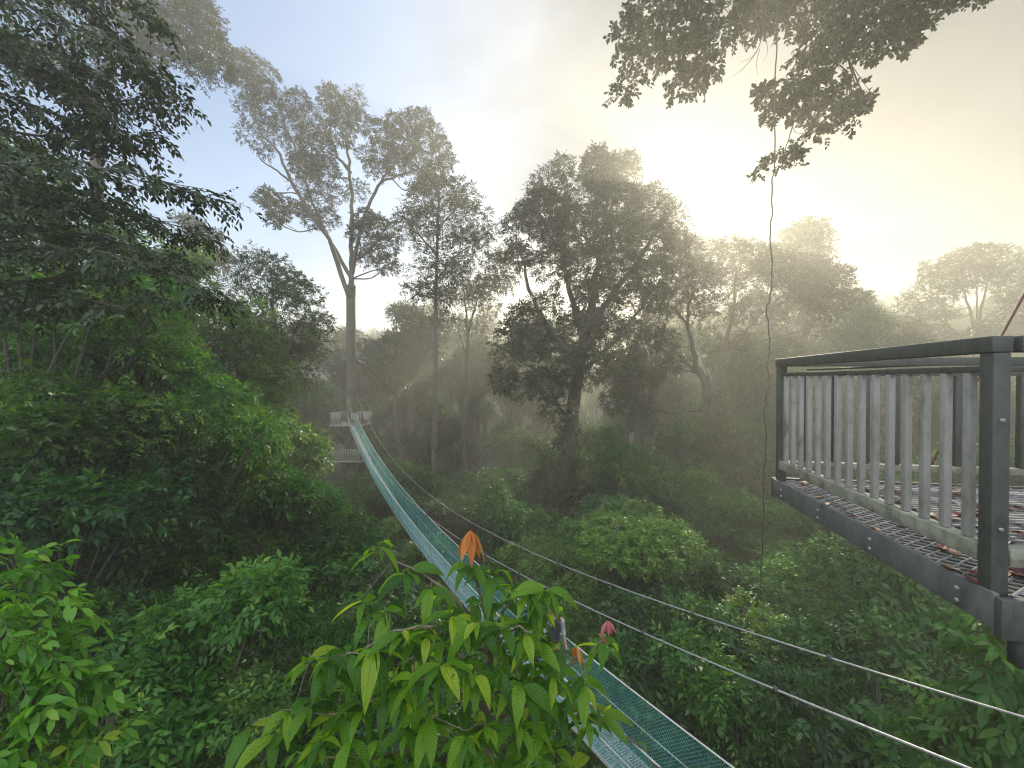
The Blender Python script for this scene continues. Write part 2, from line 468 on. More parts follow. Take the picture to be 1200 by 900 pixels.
PROTO = {
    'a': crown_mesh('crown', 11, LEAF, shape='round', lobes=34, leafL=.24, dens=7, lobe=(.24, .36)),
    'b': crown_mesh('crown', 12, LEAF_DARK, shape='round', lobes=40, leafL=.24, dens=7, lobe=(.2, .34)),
    'c': crown_mesh('crown', 13, LEAF_LIGHT, shape='round', lobes=30, leafL=.28, dens=6, lobe=(.24, .38)),
    'd': crown_mesh('crown', 14, LEAF, shape='column', lobes=30, leafL=.24, dens=7, lobe=(.24, .36)),
    'e': crown_mesh('crown', 15, LEAF_DARK, shape='umbrella', lobes=20, leafL=.2, dens=7, lobe=(.22, .34)),
    'f': crown_mesh('crown', 16, LEAF, shape='round', lobes=60, leafL=.17, dens=14, Lt=.34, lobe=(.17, .26)),
    'g': crown_mesh('crown', 17, LEAF_GREY, shape='round', lobes=26, leafL=.3, dens=5.0, lobe=(.24, .38)),
    'h': crown_mesh('crown', 18, LEAF_GREY, shape='umbrella', lobes=22, leafL=.3, dens=4.5, lobe=(.2, .32)),
    'A': crown_mesh('crown', 21, LEAF, shape='round', lobes=26, leafL=.46, dens=2.6, Lt=.85, lobe=(.26, .4), wr=.42),
    'B': crown_mesh('crown', 22, LEAF_DARK, shape='round', lobes=28, leafL=.44, dens=2.6, Lt=.85, lobe=(.24, .38), wr=.42),
    'C': crown_mesh('crown', 23, LEAF_LIGHT, shape='round', lobes=24, leafL=.5, dens=2.4, Lt=.9, lobe=(.26, .42), wr=.45),
    'D': crown_mesh('crown', 24, LEAF, shape='column', lobes=26, leafL=.44, dens=2.6, Lt=.85, lobe=(.26, .4), wr=.42),
}
PR = random.Random(5)


def forest_tree(kind, px, py, Y, r, label, group=None, zs=None, name='forest_tree', pos=None, bark=BARK, cat='tree', lean=0.0):
    c = P(px, py, Y) if pos is None else np.asarray(pos, float)
    gx = c[0] + lean; gy = c[1] + PR.uniform(-.4, .4)
    gz = float(ground_h(gx, gy)) - .15
    root = empty(name, (gx, gy, gz), label, cat, group)
    s = r / 4.0
    if s < .66 and kind in 'abcd': kind = kind.upper()
    zs = s * PR.uniform(.82, 1.0) if zs is None else s * zs
    low = c + np.array([0, 0, -4.0 * zs * (1.0 if kind not in 'eh' else .75)])
    H = max(.6, low[2] - gz)
    r0 = .05 + .011 * (c[2] - gz) + .02 * r
    mid = np.array([gx, gy, gz + H * .5]) * .6 + np.array([c[0], c[1], gz + H * .5]) * .4 + np.array([PR.uniform(-.2, .2), PR.uniform(-.2, .2), 0])
    b = np.array([gx, gy, gz])
    l = smooth_line([b, mid, low + np.array([0, 0, .5 * s]), c + np.array([0, 0, .4 * s])], 4)
    tb = MB(); tb.tube(l - b, np.interp(np.linspace(0, 1, len(l)), [0, .08, .7, 1], [r0 * 1.5, r0, r0 * .75, r0 * .3]), 8)
    tb.build('trunk', bark, root, smooth=True)
    rz = PR.uniform(0, 6.28)
    o = bpy.data.objects.new('crown', PROTO[kind]); link(o, root)
    o.location = c - b; o.rotation_euler = (PR.uniform(-.2, .2), PR.uniform(-.2, .2), rz); o.scale = (s * PR.uniform(.86, 1.16), s * PR.uniform(.86, 1.16), zs)
    return root
#@@SCENE
SUN_E = 3.4; SUN_COL = (1.0, .925, .72)
SKY_S = .1
SKY_FILL_DIR = (-.1, -.5, .85); SKY_FILL_K = 5.6
CLOUD_D = (1.65, 1.8, 2.2); CLOUD_L = (2.0, 2.15, 2.55)
AU1 = .1; AU2 = .6
HAZE_COL = (.97, .94, .82); HAZE_D = .0041; HAZE_G = .54
EXPO = 1.27

# ------------------------------------------------------------------ camera, light, sky
cam = bpy.data.cameras.new('camera'); co = bpy.data.objects.new('camera', cam); link(co)
cam.sensor_width = 36; cam.lens = 36 * FPX / 1200; cam.clip_start = .05; cam.clip_end = 5000
co.location = (0, 0, CAMZ); co.rotation_euler = (math.radians(90 - .6), 0, 0)
sc = bpy.context.scene; sc.camera = co

SUNPX = (796, 220)
sd = unit(np.array([(SUNPX[0] - 600) / FPX, 1.0, (HOR - SUNPX[1]) / FPX]))
elev = math.asin(sd[2]); azim = math.atan2(sd[0], sd[1])
sl = bpy.data.lights.new('sun', 'SUN'); so = bpy.data.objects.new('sun', sl); link(so)
sl.energy = SUN_E; sl.angle = math.radians(.6); sl.color = SUN_COL
so.rotation_euler = Vector(-sd).to_track_quat('-Z', 'Y').to_euler()
so.location = (0, 0, 80)

w = bpy.data.worlds.new('World'); sc.world = w; w.use_nodes = True
nt = w.node_tree; nt.nodes.clear(); L = nt.links.new
wo = nt.nodes.new('ShaderNodeOutputWorld'); bg = nt.nodes.new('ShaderNodeBackground'); L(bg.outputs[0], wo.inputs[0])
bg.inputs[1].default_value = SKY_S
sk = nt.nodes.new('ShaderNodeTexSky'); sk.sky_type = 'NISHITA'; sk.sun_disc = False
sk.sun_elevation = elev; sk.sun_rotation = azim; sk.air_density = 1.0; sk.dust_density = 1.2; sk.ozone_density = 1.5
tc = nt.nodes.new('ShaderNodeTexCoord')


def math_node(op, a, b=None):
    n = nt.nodes.new('ShaderNodeMath'); n.operation = op
    for i, v in enumerate((a, b)):
        if v is None: continue
        if isinstance(v, (int, float)): n.inputs[i].default_value = v
        else: L(v, n.inputs[i])
    return n.outputs[0]


# thin drifting cloud: a broad noise with a blue break high up on the left
mp = nt.nodes.new('ShaderNodeMapping'); mp.inputs['Scale'].default_value = (1.1, 1.1, 2.6); L(tc.outputs['Generated'], mp.inputs[0])
nz = nt.nodes.new('ShaderNodeTexNoise'); nz.inputs['Scale'].default_value = 2.2; nz.inputs['Detail'].default_value = 5; nz.inputs['Roughness'].default_value = .5
nz.inputs['Distortion'].default_value = .4
L(mp.outputs[0], nz.inputs['Vector'])
hole = unit(np.array([(120 - 600) / FPX, 1, (HOR - 20) / FPX]))
dv = nt.nodes.new('ShaderNodeVectorMath'); dv.operation = 'DOT_PRODUCT'; L(tc.outputs['Generated'], dv.inputs[0]); dv.inputs[1].default_value = list(hole)
cl = nt.nodes.new('ShaderNodeMapRange'); cl.inputs[1].default_value = .98; cl.inputs[2].default_value = .72; cl.interpolation_type = 'SMOOTHSTEP'
nzo = math_node('MULTIPLY', math_node('SUBTRACT', nz.outputs[0], .5), .35)
L(math_node('ADD', dv.outputs['Value'], nzo), cl.inputs[0])
cover = math_node('ADD', math_node('MULTIPLY', cl.outputs[0], .85), .1)
# cloud is lit from behind by the sun: brighter where it is thin and near the sun
sv = nt.nodes.new('ShaderNodeVectorMath'); sv.operation = 'DOT_PRODUCT'; L(tc.outputs['Generated'], sv.inputs[0]); sv.inputs[1].default_value = list(sd)
au = math_node('POWER', math_node('MAXIMUM', sv.outputs['Value'], 0.0), 14.0)
au2 = math_node('POWER', math_node('MAXIMUM', sv.outputs['Value'], 0.0), 120.0)
cr = nt.nodes.new('ShaderNodeValToRGB'); L(nz.outputs[0], cr.inputs[0])
cr.color_ramp.elements[0].position = .36; cr.color_ramp.elements[0].color = (*CLOUD_D, 1)
cr.color_ramp.elements[1].position = .64; cr.color_ramp.elements[1].color = (*CLOUD_L, 1)
bv = nt.nodes.new('ShaderNodeVectorMath'); bv.operation = 'DOT_PRODUCT'; L(tc.outputs['Generated'], bv.inputs[0]); bv.inputs[1].default_value = list(unit(np.array(SKY_FILL_DIR)))
bm2 = nt.nodes.new('ShaderNodeMapRange'); bm2.interpolation_type = 'SMOOTHSTEP'; bm2.inputs[1].default_value = .3; bm2.inputs[2].default_value = .85; bm2.inputs[3].default_value = 1; bm2.inputs[4].default_value = SKY_FILL_K  # added fill: unseen sky overhead and behind the camera brightened to light the foliage
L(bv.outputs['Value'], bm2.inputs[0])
rv = nt.nodes.new('ShaderNodeVectorMath'); rv.operation = 'DOT_PRODUCT'; L(tc.outputs['Generated'], rv.inputs[0]); rv.inputs[1].default_value = list(unit(np.array([1.15, .85, .8])))
rm = nt.nodes.new('ShaderNodeMapRange'); rm.interpolation_type = 'SMOOTHSTEP'; rm.inputs[1].default_value = .6; rm.inputs[2].default_value = 1.0; rm.inputs[3].default_value = 1; rm.inputs[4].default_value = .15
L(math_node('ADD', rv.outputs['Value'], nzo), rm.inputs[0])
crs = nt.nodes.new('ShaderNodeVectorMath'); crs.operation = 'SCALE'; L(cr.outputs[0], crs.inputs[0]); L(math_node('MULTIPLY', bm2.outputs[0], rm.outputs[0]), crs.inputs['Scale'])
gl = nt.nodes.new('ShaderNodeMix'); gl.data_type = 'RGBA'; gl.blend_type = 'ADD'; gl.inputs[0].default_value = 1
gcol = nt.nodes.new('ShaderNodeVectorMath'); gcol.operation = 'SCALE'; gcol.inputs[0].default_value = (1.0, .93, .78)
L(math_node('ADD', math_node('MULTIPLY', au, AU1), math_node('MULTIPLY', au2, AU2)), gcol.inputs['Scale'])
L(crs.outputs[0], gl.inputs[6]); L(gcol.outputs[0], gl.inputs[7])
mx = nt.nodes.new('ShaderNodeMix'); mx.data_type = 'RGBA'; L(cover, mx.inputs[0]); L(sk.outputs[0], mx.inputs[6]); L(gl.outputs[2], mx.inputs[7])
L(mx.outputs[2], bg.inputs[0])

# the misty air
m, nt, out = new_mat('mist')
pv = nt.nodes.new('ShaderNodeVolumePrincipled')
pv.inputs['Color'].default_value = (*HAZE_COL, 1); pv.inputs['Density'].default_value = HAZE_D; pv.inputs['Anisotropy'].default_value = HAZE_G
nt.links.new(pv.outputs[0], out.inputs['Volume'])
hb = MB(); hb.box(-260, 260, -60, 330, -14, 54)
haze = hb.build('haze', m); haze['kind'] = 'stuff'; haze['label'] = 'pale morning mist filling the air between the trees'; haze['category'] = 'mist'

sc.view_settings.view_transform = 'Standard'; sc.view_settings.look = 'None'
sc.view_settings.exposure = EXPO; sc.view_settings.gamma = 1; sc.view_settings.use_curve_mapping = False
sc.render.engine = 'CYCLES'
cy = sc.cycles
cy.filter_width = 1.2; cy.use_denoising = True; cy.denoiser = 'OPENIMAGEDENOISE'; cy.denoising_input_passes = 'RGB_ALBEDO_NORMAL'
try: cy.denoising_prefilter = 'NONE'
except Exception: pass
cy.max_bounces = 5; cy.diffuse_bounces = 3; cy.glossy_bounces = 2; cy.transmission_bounces = 4; cy.volume_bounces = 1; cy.transparent_max_bounces = 4
cy.use_adaptive_sampling = True; cy.adaptive_threshold = .015
cy.sample_clamp_indirect = 4; cy.caustics_reflective = False; cy.caustics_refractive = False
sc.render.use_persistent_data = False

# ------------------------------------------------------------------ ground
def grid_axis(lim, dense, step):
    a = np.arange(-dense, dense + .01, step)
    far = np.geomspace(dense * 1.15, lim, 18)
    return np.concatenate([-far[::-1], a, far])


gx = grid_axis(2500, 110, 3.0); gy = grid_axis(2500, 150, 3.0)
X, Yg = np.meshgrid(gx, gy)
V = np.stack([X.ravel(), Yg.ravel(), ground_h(X, Yg).ravel()], 1)
nx = len(gx); ii, jj = np.meshgrid(np.arange(nx - 1), np.arange(len(gy) - 1))
q = (jj * nx + ii).ravel(); F = np.stack([q, q + 1, q + nx + 1, q + nx], 1)
g = mobj('forest_ground', V, F, SOIL, smooth=True); g['kind'] = 'structure'; g['label'] = 'dark sloping forest floor under the canopy'

# low ground cover on the forest floor, nobody could count it
rng = np.random.default_rng(77)
n = 9000
yy = 2 + 70 * rng.random(n) ** .8; xx = rng.uniform(-1.35, 1.35, n) * (yy + 4)
O = np.stack([xx, yy, ground_h(xx, yy) + rng.uniform(.1, 1.6, n)], 1)
o_, d_, n_, l_, t_, _ = twig_leaves(rng, O, rand_dirs(rng, n, 1.0), 7, 1.1, .5)
V, F = leaf_quads(o_, d_, n_, l_)
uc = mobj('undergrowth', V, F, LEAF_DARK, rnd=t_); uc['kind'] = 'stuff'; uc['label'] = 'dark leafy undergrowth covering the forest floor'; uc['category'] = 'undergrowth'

# ------------------------------------------------------------------ the walkway
T0 = np.array([-15.75, 40.0]); DIR = np.array([.465, -.885]); DIR /= np.linalg.norm(DIR); PERP = np.array([-DIR[1], DIR[0]])
SPAN = 46.6


def deck_z(t): return CAMZ - 6.9 + 2.7 * ((np.asarray(t, float) - 25.0) / 25.0) ** 2
def cable_z(t): return CAMZ - 5.1 + 3.8 * ((np.asarray(t, float) - 23.3) / 23.3) ** 2


def bp(t, off, z):
    t = np.atleast_1d(np.asarray(t, float)); z = np.broadcast_to(np.asarray(z, float), t.shape)
    xy = T0 + t[:, None] * DIR + (np.asarray(off, float).reshape(-1, 1) if np.ndim(off) else off) * PERP
    return np.concatenate([xy, z[:, None]], 1)


base = np.array([T0[0], T0[1], CAMZ - 4.2])
bridge = empty('suspension_footbridge', base, 'long rope and cable footbridge with teal net sides sagging between the trees', 'footbridge')
tt = np.linspace(.5, SPAN, 90)
DW = .24; NW = .4; NH = .9
for s in (-1, 1):
    mb = MB(); tc_ = np.linspace(0, SPAN, 90)
    mb.tube(bp(tc_, .5 * s, cable_z(tc_)) - base, .0105, 8); mb.build('main_cable', CABLE, bridge, smooth=True)
    mb = MB(); mb.tube(bp(tt, NW * s, deck_z(tt) + NH) - base, .014, 7); mb.build('hand_rope', ROPEM, bridge, smooth=True)
    mb = MB(); mb.tube(bp(tt, (NW - .05) * s, deck_z(tt) + .43) - base, .009, 6); mb.build('side_rope', ROPEM, bridge, smooth=True)
    mb = MB(); mb.tube(bp(tt, (DW + .02) * s, deck_z(tt) - .02) - base, .016, 6); mb.build('deck_cable', CABLE, bridge, smooth=True)
    # side net: two families of slanting twine, each strand following the side in four short runs, and knot lines along it
    mb = MB(); st = np.arange(.5, SPAN - 1.2, .07)

    def side(t, h):
        return bp(t, (DW + (NW - DW) * h ** .8) * s, deck_z(t) + .01 + (NH - .01) * h) - base
    hs = np.linspace(0, 1, 4)
    for sg in (0, 1):
        for a, b in zip(hs[:-1], hs[1:]):
            ta = st + 1.05 * (a if sg else 1 - a); tb = st + 1.05 * (b if sg else 1 - b)
            mb.sticks(side(ta, np.full(len(st), a)), side(tb, np.full(len(st), b)), .0033, .0033, 3)
    mb.build('side_net', NETM, bridge)
    for k in range(27):
        t = .15 + 1.75 * k
        if t > SPAN: break
        top = bp(t, .5 * s, float(cable_z(t)))[0]; bot = bp(t, (DW + .03) * s, float(deck_z(t)) - .02)[0]
        net_ = bp(t, NW * s, float(deck_z(t)) + NH)[0]
        if t < .5: continue
        hb = MB(); hb.tube([top - base, net_ - base, bot - base], .0032, 5)
        h = hb.build('hanger', STEEL_DARK, bridge)
        cb = MB(); dv3 = np.array([DIR[0], DIR[1], 0])
        cb.obox(top - base + [0, 0, 0], dv3 * .02, np.array([PERP[0], PERP[1], 0]) * .016, (0, 0, .024))
        cb.build('cable_clamp', STEEL_DARK, h)
# deck: ladder of rails and cross bars carrying a fine mesh plate, wooden planks down the middle
mb = MB()
for o in (-DW, -DW / 3, DW / 3, DW):
    A = bp(tt[:-1], o, deck_z(tt[:-1])) - base; B = bp(tt[1:], o, deck_z(tt[1:])) - base
    mb.sticks(A, B, .016, .016, 4)
tk = np.arange(.6, SPAN, .35)
mb.sticks(bp(tk, -DW - .03, deck_z(tk)) - base, bp(tk, DW + .03, deck_z(tk)) - base, .016, .016, 4)
mb.build('deck_ladder', ALUM, bridge)
mb = MB(); tk = np.arange(.6, SPAN - .1, .05)
mb.sticks(bp(tk, -DW, deck_z(tk) + .024) - base, bp(tk, DW, deck_z(tk) + .024) - base, .0085, .0085, 4)
for o in np.linspace(-DW, DW, 13):
    A = bp(tt[:-1], o, deck_z(tt[:-1]) + .026) - base; B = bp(tt[1:], o, deck_z(tt[1:]) + .026) - base
    mb.sticks(A, B, .006, .006, 4)
mb.build('deck_mesh', ALUM, bridge)

# climbing creeper twined along the near hand rope
rng = np.random.default_rng(31)
tv = np.linspace(37.0, 44, 40)
vb = MB(); vp = bp(tv, -NW + .02 * np.sin(tv * 9), deck_z(tv) + NH + .02 * np.cos(tv * 9)); b0 = vp[0].copy()
cr_root = empty('creeper', b0, 'leafy green creeper twined along the near hand rope of the footbridge', 'creeper')
vb.tube(vp - b0, .02, 5); vb.build('stem', VINEM, cr_root)
k = rng.integers(0, len(vp), 150); u = unit(rng.normal(size=(150, 3)))
V, F = leaf_broad(vp[k] + u * .02, u, unit(rng.normal(size=(150, 3)) + [0, 0, 1.2]), rng.uniform(.05, .11, 150), wr=.6)
mobj('leaves', V - b0, F, LEAF_LIGHT, cr_root, np.repeat(rng.random(150), 4))

# ------------------------------------------------------------------ the emergent tree at the far end, and its two platforms
def Q(zx, zy, Y=40.0):      # detail coordinates of the emergent crown
    return P(250 + zx / 2.813, 40 + zy / 2.813, Y)


ey = 40.6
et_base = np.array([P(412, 500, ey)[0], ey, 0]); et_base[2] = float(ground_h(et_base[0], ey)) - .2
rz_ = np.random.default_rng(3)
emc = [(85, 110, 50), (135, 110, 45), (110, 170, 55), (180, 140, 45), (165, 190, 45), (125, 260, 50), (120, 340, 45), (190, 250, 60), (250, 225, 45), (285, 230, 42), (310, 290, 55), (250, 310, 60), (200, 330, 50), (330, 340, 50),
       (395, 225, 48), (375, 265, 45), (465, 225, 45), (440, 270, 55), (480, 290, 45), (420, 330, 55), (350, 390, 55), (310, 440, 60), (370, 460, 60), (320, 500, 60), (280, 400, 45), (350, 560, 60), (380, 610, 45), (330, 620, 35),
       (550, 330, 50), (600, 310, 45), (650, 300, 42), (685, 295, 45), (720, 335, 48), (750, 380, 45), (690, 370, 55), (630, 370, 60), (560, 400, 50), (610, 430, 55), (680, 430, 50), (540, 450, 40), (730, 460, 40), (770, 430, 35), (700, 500, 38), (500, 400, 35),
       (185, 540, 36), (215, 590, 40), (165, 545, 28), (205, 620, 26), (275, 575, 30), (240, 560, 25), (300, 580, 25), (175, 390, 28),
       (480, 520, 42), (500, 610, 38), (540, 640, 55), (570, 700, 52), (530, 720, 48), (570, 760, 42), (500, 740, 36), (600, 770, 26), (480, 660, 34), (410, 530, 34)]
hero_tree('emergent_tree', 'tallest pale trunked tree with a spreading open crown, holding the far end of the footbridge', 
          [(et_base, 1.25), (et_base + [0, 0, 1.5], .8), (P(412, 520, ey), .54), (P(412, 440, ey), .46), (P(411.5, 360, ey), .44), (P(412, 335, ey), .45)],
          [([P(412, 345, ey), Q(440, 850), Q(385, 680, 39.5), Q(300, 560, 39), Q(220, 400, 38), Q(160, 320, 38), Q(100, 180, 37.5)], .27, .05),
           ([P(412, 340, ey), Q(455, 810), Q(372, 650, 41), Q(330, 560, 41.5), Q(285, 420, 42), Q(240, 300, 42)], .24, .05),
           ([P(412, 338, ey), Q(458, 760, 40.6), Q(460, 600, 40.5), Q(455, 450, 40.5), Q(440, 330, 40.5), Q(465, 250, 40.5)], .3, .05),
           ([Q(460, 790, 40.6), Q(500, 600, 40), Q(555, 490, 39.3), Q(600, 430, 39), Q(680, 350, 38.5)], .22, .05),
           ([Q(275, 505, 38.7), Q(215, 455, 38.4), Q(175, 430, 38.2), Q(155, 408, 38)], .11, .04),
           ([Q(462, 750, 40.6), Q(510, 720, 41.3), Q(560, 660, 42)], .17, .05),
           ([Q(385, 680, 39.5), Q(330, 610, 38.5), Q(260, 585, 37.8), Q(205, 585, 37.4)], .15, .04),
           ([Q(455, 460, 40.5), Q(400, 380, 41.5), Q(390, 260, 42)], .16, .05),
           ([Q(555, 490, 39.3), Q(640, 460, 40.5), Q(740, 430, 41.5)], .13, .04)],
          [(Q(a, b, 40.2 + rz_.uniform(-3, 3)), np.array([1.0, 1.15, .8]) * r / 2.813 * 40 / FPX * .86) for a, b, r in emc],
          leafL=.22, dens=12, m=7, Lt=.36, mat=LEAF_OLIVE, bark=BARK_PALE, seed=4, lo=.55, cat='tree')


def tree_platform(zc, w, d, label, rails, cx):
    root = empty('tree_platform', (cx, ey - .2, CAMZ + zc), label, 'platform', 'platforms round the emergent trunk')
    mb = MB()
    for k in range(int(d / .17)):
        y0 = -d / 2 + k * .17
        mb.box(-w / 2, w / 2, y0, y0 + .155, -.05, 0)
    mb.build('deck', WOODP, root)
    mb = MB()
    for s in (-1, 1):
        mb.box(-w / 2 - .03, w / 2 + .03, s * d / 2 - .05, s * d / 2 + .05, -.24, -.055)
        mb.box(s * w / 2 - .05, s * w / 2 + .05, -d / 2 + .06, d / 2 - .06, -.245, -.056)
    mb.build('beam', WOODP, root)
    for sx, sy, ex, ey_ in rails:
        A = np.array([sx * w / 2, sy * d / 2, 0]); B = np.array([ex * w / 2, ey_ * d / 2, 0]); n = int(np.linalg.norm(B - A) / .16)
        mb = MB(); mb.sticks([A + [0, 0, 1.0]], [B + [0, 0, 1.0]], .04, .04, 4); mb.build('rail', WOODP, root)
        mb = MB(); mb.sticks([A + [0, 0, .12]], [B + [0, 0, .12]], .04, .04, 4); mb.build('rail', WOODP, root)
        mb = MB()
        for k in range(n + 1):
            p = A + (B - A) * k / n
            mb.box(p[0] - .045, p[0] + .045, p[1] - .02, p[1] + .02, .0, .96)
        mb.build('baluster_row', WOODP, root)
    for s in (-1, 1):
        mb = MB(); mb.sticks([[s * w * .45, -d * .35, -.2]], [[s * .3, 0, -1.9]], .05, .05, 5); mb.build('brace', WOODP, root)
    return root


ecx = float(et_base[0])
tree_platform(-4.25, 3.1, 2.6, 'weathered plank platform round the pale trunk where the footbridge starts', [(-1, -1, -.35, -1), (.35, -1, 1, -1), (1, -1, 1, 1), (-1, 1, 1, 1), (-1, -1, -1, 1)], ecx + .05)
tree_platform(-7.7, 3.3, 2.6, 'lower plank platform on the same trunk, below the start of the footbridge', [(-1, -1, 1, -1), (1, -1, 1, 1), (-1, 1, 1, 1), (-1, -1, -1, 1)], ecx - .2)
# timber clad mast panels between the two platforms
cl_ = empty('trunk_ladder', (ecx - .1, ey - .85, CAMZ - 7.7), 'brown timber ladder between the two platforms on the emergent trunk', 'ladder')
mb = MB()
for s in (-1, 1):
    mb = MB(); mb.box(s * .24 - .04, s * .24 + .04, -.05, .05, 0, 3.4); mb.build('rail', BARK, cl_)
for k in range(10):
    mb = MB(); mb.box(-.2, .2, -.025, .025, .25 + k * .32, .3 + k * .32); mb.build('rung', BARK, cl_)
col = empty('cable_collar', (ecx, ey, CAMZ - 1.3), 'dark steel collar round the pale trunk that anchors the bridge cables', 'collar')
mb = MB(); th = np.linspace(0, 2 * PI, 25)
mb.tube(np.stack([np.cos(th) * .54, np.sin(th) * .54, th * 0], 1), .07, 6); mb.build('band', STEEL_DARK, col)
mb = MB(); mb.tube(np.stack([np.cos(th) * .54, np.sin(th) * .54, th * 0 + .22], 1), .05, 6); mb.build('band', STEEL_DARK, col)

# ------------------------------------------------------------------ viewing platform on the right
pn = np.array([2.24, 1.90]); pf = np.array([2.60, 3.95])
u2 = (pf - pn) / np.linalg.norm(pf - pn); v2 = np.array([u2[1], -u2[0]]); LU = np.linalg.norm(pf - pn); LV = 4.6
u3 = np.array([*u2, 0]); v3 = np.array([*v2, 0]); z3 = np.array([0, 0, 1.0])
DZ = CAMZ - .985
pb = np.array([*pn, DZ])
plat = empty('viewing_platform', pb, 'grey steel viewing platform with barred railing and mesh floor at the right', 'platform')


def lp(a, b, z): return u3 * a + v3 * b + z3 * z


def bar(mb, a0, a1, b0, b1, z0, z1):
    mb.obox(lp((a0 + a1) / 2, (b0 + b1) / 2, (z0 + z1) / 2), u3 * (a1 - a0) / 2, v3 * (b1 - b0) / 2, z3 * (z1 - z0) / 2)


def bevel(o, w=.004):
    md = o.modifiers.new('bevel', 'BEVEL'); md.width = w; md.segments = 2; md.limit_method = 'ANGLE'
    return o


h = .034
for (a, b) in ((0, 0), (LU, 0), (LU, LV), (0, LV), (LU, LV / 2)):
    mb = MB(); bar(mb, a - h, a + h, b - h, b + h, -.145, 1.108); bevel(mb.build('post', STEEL_DARK, plat))
mb = MB(); bar(mb, -h - .003, LU + h + .003, -.042, .042, 1.111, 1.185); bevel(mb.build('top_rail', STEEL_DARK, plat))
mb = MB(); bar(mb, LU - .055, LU + .055, .058, LV, 1.112, 1.184); bevel(mb.build('top_rail', STEEL_DARK, plat))
mb = MB(); bar(mb, -.055, .055, .058, LV, 1.112, 1.184); bevel(mb.build('top_rail', STEEL_DARK, plat))
# second rails that close the bar panels
for args in ((h + .002, LU - h - .002, -.02, .02, 1.02, 1.05), (LU - .02, LU + .02, h + .002, LV, 1.02, 1.05), (-.02, .02, h + .002, LV, 1.02, 1.05)):
    mb = MB(); bar(mb, *args); bevel(mb.build('panel_rail', STEEL_DARK, plat), .003)
for args in ((h + .002, LU - h - .002, -.04, .04, .13, .21), (LU - .03, LU + .03, h + .002, LV, .14, .2), (-.04, .04, h + .002, LV, .13, .21)):
    mb = MB(); bar(mb, *args); bevel(mb.build('bottom_rail', STEEL_MOSS, plat))
nb = 15
for k in range(nb):
    a = .125 + (LU - .22) * k / (nb - 1)
    mb = MB(); bar(mb, a - .019, a + .019, -.017, .017, .212, 1.018); bevel(mb.build('baluster', STEEL, plat), .003)
for k in range(18):
    b = .22 + k * .245
    mb = MB(); bar(mb, LU - .026, LU + .026, b - .028, b + .028, .202, 1.018); bevel(mb.build('baluster', STEEL_DARK, plat), .003)
    mb = MB(); bar(mb, -.019, .019, b - .019, b + .019, .212, 1.018); bevel(mb.build('baluster', STEEL, plat), .003)
# folded strap on the inner top corner
mb = MB(); mb.obox(lp(LU * .62, .16, 1.075), u3 * LU * .3, v3 * .03 , z3 * .006); mb.build('strap', STEEL_DARK, plat)
# floor frame
mb = MB(); bar(mb, -.06, LU + .06, -.046, -.02, -.148, .015); bevel(mb.build('edge_beam', STEEL_MID, plat))
mb = MB(); bar(mb, LU + .063, LU + .1, -.046, LV, -.165, .02); bevel(mb.build('edge_beam', STEEL_DARK, plat))
mb = MB(); bar(mb, -.1, -.063, -.046, LV, -.175, .005); bevel(mb.build('edge_beam', STEEL_DARK, plat))
for k in range(1, 4):
    mb = MB(); bar(mb, -.06, LU + .06, LV * k / 4 - .03, LV * k / 4 + .03, -.16, -.02); mb.build('floor_joist', STEEL_DARK, plat)
mb = MB(); bar(mb, -.06, .0, .06, LV, -.32, -.178); mb.build('support_beam', STEEL_DARK, plat)
# expanded metal floor: long slanting strands, clipped to the floor
mb = MB(); A = []; B = []
for sg in (1, -1):
    dx, dy = math.cos(math.radians(54)), sg * math.sin(math.radians(54))     # along u, along v
    for c in np.arange(-6, 9, .075):
        # line: a = c + s*dx ; b = s*dy
        s0, s1 = sorted(((-.055 - c) / dx, (LU + .055 - c) / dx))
        r0, r1 = sorted((-.018 / dy, LV / dy))
        s0 = max(s0, r0); s1 = min(s1, r1)
        if s1 - s0 < .03: continue
        for q0, q1 in zip(np.linspace(s0, s1, 3)[:-1], np.linspace(s0, s1, 3)[1:]):
            A.append(lp(c + q0 * dx, q0 * dy, .0 + .003 * sg)); B.append(lp(c + q1 * dx, q1 * dy, .0 + .003 * sg))
mb.sticks(A, B, .0085, .0085, 4)
mb.build('floor_mesh', GRATING, plat)
# ribbed walking strip beyond the edge
mb = MB()
for k in range(26):
    a = .35 + k * .062
    bar(mb, a, a + .03, .55, LV, .008, .022)
mb.build('floor_rib', GRATING, plat)
for a in (.12, .75, 1.35, LU - .12):
    for z in (-.05, -.11):
        mb = MB(); th = np.linspace(0, 1, 3)
        mb.tube([lp(a, -.0465, z), lp(a, -.055, z), lp(a, -.056, z)], [.011, .011, .002], 6); mb.build('bolt', STEEL, plat)
for z in (.3, .8):
    mb = MB(); mb.tube([lp(-h, .0, z), lp(-h - .008, .0, z), lp(-h - .009, 0, z)], [.009, .009, .002], 6); mb.build('bolt', STEEL, plat)
rod = MB(); r0 = P(1092, 545, 4.1) - pb; r1 = P(1290, 175, 4.1) - pb
rod.tube([r0, r0 * .5 + r1 * .5, r1], .011, 7); rod.build('tie_rod', RUSTRED, plat, smooth=True)

